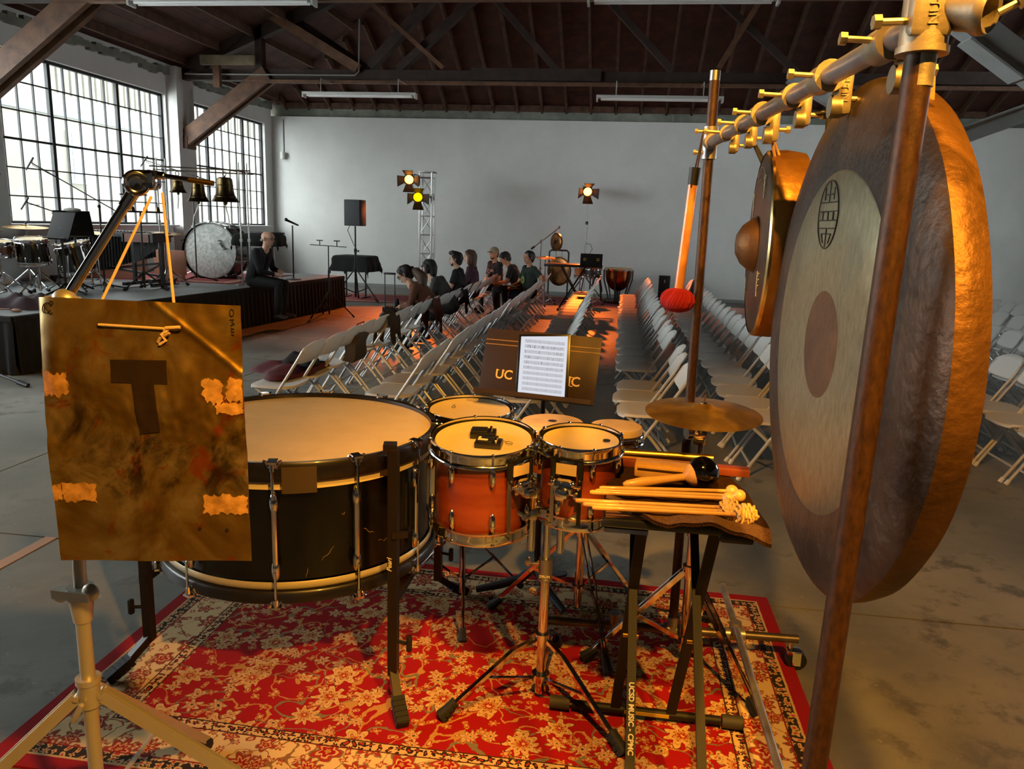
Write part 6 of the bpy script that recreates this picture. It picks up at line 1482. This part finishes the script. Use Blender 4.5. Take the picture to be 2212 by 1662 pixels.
# ------------------------------------------------------------------ hanging brass thunder sheet on a boom stand
from mathutils import noise as mn
sc_ = 1.33/1.42; C0 = V((0, 0, 1.55))
def sv(p): return C0+(V(p)-C0)*sc_
TL, TR_, BRt, BLt = sv((-1.07, 1.287, 1.391)), sv((-.691, 1.338, 1.391)), sv((-.64, 1.247, .926)), sv((-.989, 1.198, .915))
SHn = (TR_-TL).cross(BLt-TL).normalized()
if SHn.y > 0: SHn = -SHn
def sheet(a, b, off=0.0):
    p = (TL*(1-a)+TR_*a)*(1-b)+(BLt*(1-a)+BRt*a)*b
    h = .006*mn.noise(V((a*3, b*4, 1)))+.0022*mn.noise(V((a*11, b*13, 5)))*(1 if b < .62 else .5)+.0016*mn.noise(V((a*26, b*30, 9)))*math.exp(-((b-.45)/.16)**2)
    if a < .12: h -= .018*((.12-a)/.12)**2*max(0, 1-b*2.2)
    h -= .012*max(0, b-.8)**1.5*4*max(0, .4-a)
    q = (a-.60)*.27*1.0-(b)*.40*1.0; q = (a-.58)*.273-b*.42
    dd = q/math.hypot(.273, .42)
    h += .0035*math.exp(-(dd/.011)**2)-(.03*max(0, dd)*.5)
    p = p+(TL-BLt).normalized()*(-.004*a*(1-b)) 
    return p+SHn*(h+off)
def sheet_mat():
    m = bpy.data.materials.new('tarnished_brass'); m.use_nodes = True; q = NT(m)
    a = q.noise(None, 7, 6, .62, .5); b = q.noise(None, 13, 6, .7, .8); c2 = q.noise(None, 60, 4, .7)
    x, y, z = q.xyz('Generated')
    c = q.ramp(a, [(.30, '#6b4a18'), (.46, '#8a6a28'), (.60, '#a88e52'), (.78, '#7a5a20')])
    c = q.mix(q.sramp(b, .54, .64)*.85, c, '#9a4212')
    dk = q.sramp(q.noise(None, 9, 7, .7, 1.0), .46, .66)*q.sramp(z, .06, .36)*q.sramp(z*-1.0+1.0, .28, .48)  # noisy dark band: the floor's dark reflection painted into the brass
    c = q.mix(dk*.9, c, '#2c1e0c')
    sp = q.sramp(c2, .68, .76)*q.sramp(z, .5, .8); c = q.mix(sp*.6, c, '#e8c070')
    q.set('Base Color', c); q.b.inputs['Metallic'].default_value = .82; q.set('Roughness', a*.25+.26); q.bump(b+c2*.4, .12, .004); return m
t = T('thunder_sheet', 'hanging tarnished brass sheet marked with a brown tape T', 'metal sheet', tuple((TL+BRt)/2))
MB().grid(sheet, 84, 104, tuple(-SHn*.0012)).build('plate', sheet_mat(), t, 60)
def strip(name, mat, a0, b0, a1, b1, skew=(0, 0, 0, 0), rag=0.0, seed=1, off=.0012, na=26, nb=18):
    rn = random.Random(seed); ja = [rn.uniform(-1, 1)*rag for _ in range(nb+1)]; jb = [rn.uniform(-1, 1)*rag for _ in range(nb+1)]; jt = [rn.uniform(-1, 1)*rag for _ in range(na+1)]; ju = [rn.uniform(-1, 1)*rag for _ in range(na+1)]
    sm_ = lambda L: [(L[max(0, i-1)]+L[i]+L[min(len(L)-1, i+1)])/2.2 for i in range(len(L))]
    ja, jb, jt, ju = sm_(ja), sm_(jb), sm_(jt), sm_(ju)
    def fn(u, v):
        i, j = int(round(u*na)), int(round(v*nb))
        la = a0+skew[0]*v+ja[j]; ra = a1+skew[1]*v+jb[j]; A = la+(ra-la)*u
        tb = b0+skew[2]*u+jt[i]; bb = b1+skew[3]*u+ju[i]; return sheet(max(.002, min(.998, A)), tb+(bb-tb)*v, off)
    MB().grid(fn, na, nb, tuple(SHn*.0006)).build(name, mat, t, 60)
TP = M('brown_gaffer_tape', '#22150b', .85, bump=.2, bscale=120, spec=.2)
strip('tape_letter_bar', TP, .352, .230, .628, .318, (0, 0, -.004, .0)); strip('tape_letter_stem', TP, .452, .316, .562, .515, (.018, .012, 0, -.012), off=.0014)
AD = M('torn_pale_tape', '#b58645', .6, col2='#7f5a26', scale=60)
strip('tape_remnant', AD, .0, .285, .125, .375, rag=.012, seed=3); strip('tape_remnant', AD, .80, .295, .895, .385, rag=.010, seed=4); strip('tape_remnant', AD, .915, .290, .998, .375, rag=.010, seed=5); strip('tape_remnant', AD, .86, .385, .996, .425, (0, 0, .0, -.0), rag=.008, seed=6)
strip('tape_remnant', AD, .055, .705, .225, .775, rag=.008, seed=7); strip('tape_remnant', AD, .0, .715, .045, .772, rag=.010, seed=8); strip('tape_remnant', AD, .775, .748, .998, .815, rag=.012, seed=9)
HO = M('hole_dark', '#050403', .9)
for a, b, r in ((.312, .098, .0042), (.700, .105, .0042), (.745, .873, .0028), (.883, .878, .0028)):
    c = sheet(a, b, .0012); MB().tube(c, c+SHn*.0012, r, n=14).build('hole', HO, t)
def scrawl(pts, r=.0009):                              # handwritten marks drawn on the sheet
    MB().path([sheet(a, b, .0012) for a, b in pts], r, 5).build('handwriting', HO, t)
ring = lambda ca, cb, ra, rb, t0=0, t1=6.3, tilt=0.0: [(ca+ra*math.cos(q)+tilt*math.sin(q), cb+rb*math.sin(q)) for q in np.linspace(t0, t1, 18)]
scrawl(ring(.055, .042, .026, .020, .4, 6.0, -.008)); scrawl([(.040, .026), (.048, .044), (.075, .066), (.086, .060)]); scrawl(ring(.085, .022, .008, .007))
scrawl(ring(.958, .030, .010, .014)); scrawl([(.948, .058), (.968, .056), (.958, .066), (.970, .074), (.950, .080)]); scrawl([(.966, .094), (.952, .090), (.952, .104), (.966, .104)]); scrawl([(.952, .114), (.964, .118)])
WC = M('white_cord', '#d9b887', .85, bump=.4, bscale=300)
hl, hr = sheet(.312, .098, .002), sheet(.700, .105, .002)
tl_ = V((-.868, 1.36, 1.578)); tr_ = V((-.842, 1.355, 1.585))
MB().path([hl-SHn*.004, hl+SHn*.003, hl+(hr-hl)*.5+SHn*.004, hr+SHn*.003, hr-SHn*.004], .0024, 7).build('cord', WC, t)
ul, ur = sheet(.325, 0, -.008), sheet(.672, 0, -.008)
MB().path([hl-SHn*.004, ul, tl_], .0026, 7).build('cord', WC, t); MB().path([hr-SHn*.004, ur, tr_], .0026, 7).build('cord', WC, t)
kn = hr+(hl-hr)*.10+SHn*.006
MB().path([kn+V((.02, 0, .004)), kn+V((-.004, -.004, .002)), kn+V((-.010, -.003, -.008)), kn+V((.002, -.005, -.006)), kn+V((-.016, -.003, -.016)), kn+V((-.022, 0, -.024))], .0032, 7).path([kn, kn+V((-.012, -.006, -.010)), kn+V((-.006, -.003, -.020)), kn+V((-.018, -.003, -.028))], .0028, 7).build('knot', WC, t)
# stand
SNK = M('satin_nickel', '#c4bcab', .4, .65)
t = T('cymbal_boom_stand', 'silver boom stand on the left with a tripod base holding the brass sheet', 'stand', (-1.015, 1.275, 0))
px_, py_ = -1.015, 1.275
MB().tube((px_, py_, .30), (px_, py_, .79), .0142, n=18).tube((px_, py_, .79), (-1.006, 1.285, 1.375), .0122, n=18).build('pole', SNK, t)
c = V((px_, py_, .80))
MB().tube(c-V((0, 0, .05)), c-V((0, 0, .0)), .0175, .0235, n=18).tube(c, c+V((0, 0, .024)), .0255, n=18).beam(c+V((-.045, -.012, .012)), c+V((.04, -.02, .016)), .022, .018).ball(c+V((.034, -.016, .022)), (.018, .010, .018), 12, 8).ball(c+V((-.038, -.01, .006)), (.016, .008, .016), 12, 8).build('height_clamp', SNK, t, 40)
c = V((px_, py_, .592))
MB().tube(c-V((0, 0, .03)), c+V((0, 0, .03)), .0205, n=18).tube(c+V((0, 0, .022)), c+V((0, 0, .034)), .024, n=18).rbox(c+V((-.006, -.030, -.03)), (.012, .012, .05), .005, Matrix.Rotation(.5, 3, 'Y')).build('leg_hub', SNK, t, 40)
for ang in (math.radians(25), math.radians(-160), math.radians(100)):
    d = rot_dir(ang); s_ = V((-d.y, d.x, 0)); h = V((px_, py_, .585))+d*.022; f = V((px_, py_, ZR))+d*.60; m = MB()
    for w in (-1, 1): m.beam(h+s_*w*.009, f+s_*w*.009+V((0, 0, .02)), .004, .024)
    m.beam(h, f+V((0, 0, .028)), .018, .003)
    l = m.build('leg', SNK, t, smooth=0)
    MB().tube(h-s_*.016, h+s_*.016, .006, n=8).build('rivet', SNK, l); MB().tube(f+(h-f)*.06, f+V((0, 0, .014)), .016, .020, n=10).build('rubber_foot', RUBBER, l)
    MB().beam(V((px_, py_, .32))+d*.016, h+(f-h)*.50, .010, .004).build('strut', SNK, t)
MB().tube((px_, py_, .30), (px_, py_, .335), .021, n=16).build('strut_hub', SNK, t)
j = V((-1.003, 1.285, 1.386)); e = V((-.895, 1.365, 1.600))
MB().ball(j, (.024, .020, .022), 14, 9).tube(j+V((-.03, -.01, .0)), j+V((.03, 0, .0)), .009, n=10).rbox(j+V((-.022, -.012, -.004)), (.03, .010, .014), .004).build('boom_joint', SNK, t, 40)
MB().tube(j, e, .0092, n=16).tube(e-(e-j).normalized()*.05, e, .0115, n=16).build('boom_arm', CHROME, t)
vd = (V((0, 0, 1.55))-e).normalized()
MB().rbox(e+V((.018, 0, .008)), (.044, .034, .036), .009).build('tilter', CHROME, t, 40)
MB().lathe([(.004, .016), (.009, .015), (.012, .008), (.018, .009), (.021, .012), (.024, .008), (.024, -.012), (.004, -.012)], e+V((-.004, 0, .002))+vd*.02, vd, 30).build('ratchet', CHROME, t, 40)
r0 = e+V((.02, 0, .020)); r1 = r0+V((.118, .02, -.014))
MB().tube(r0, r1, .0048, n=10).tube(r0, r0+(r1-r0)*.25, .0075, n=10).build('cymbal_rod', CHROME, t); MB().tube(r0+(r1-r0)*.62, r1, .0052, n=10).build('rod_thread', M('brass_bolt'), t)
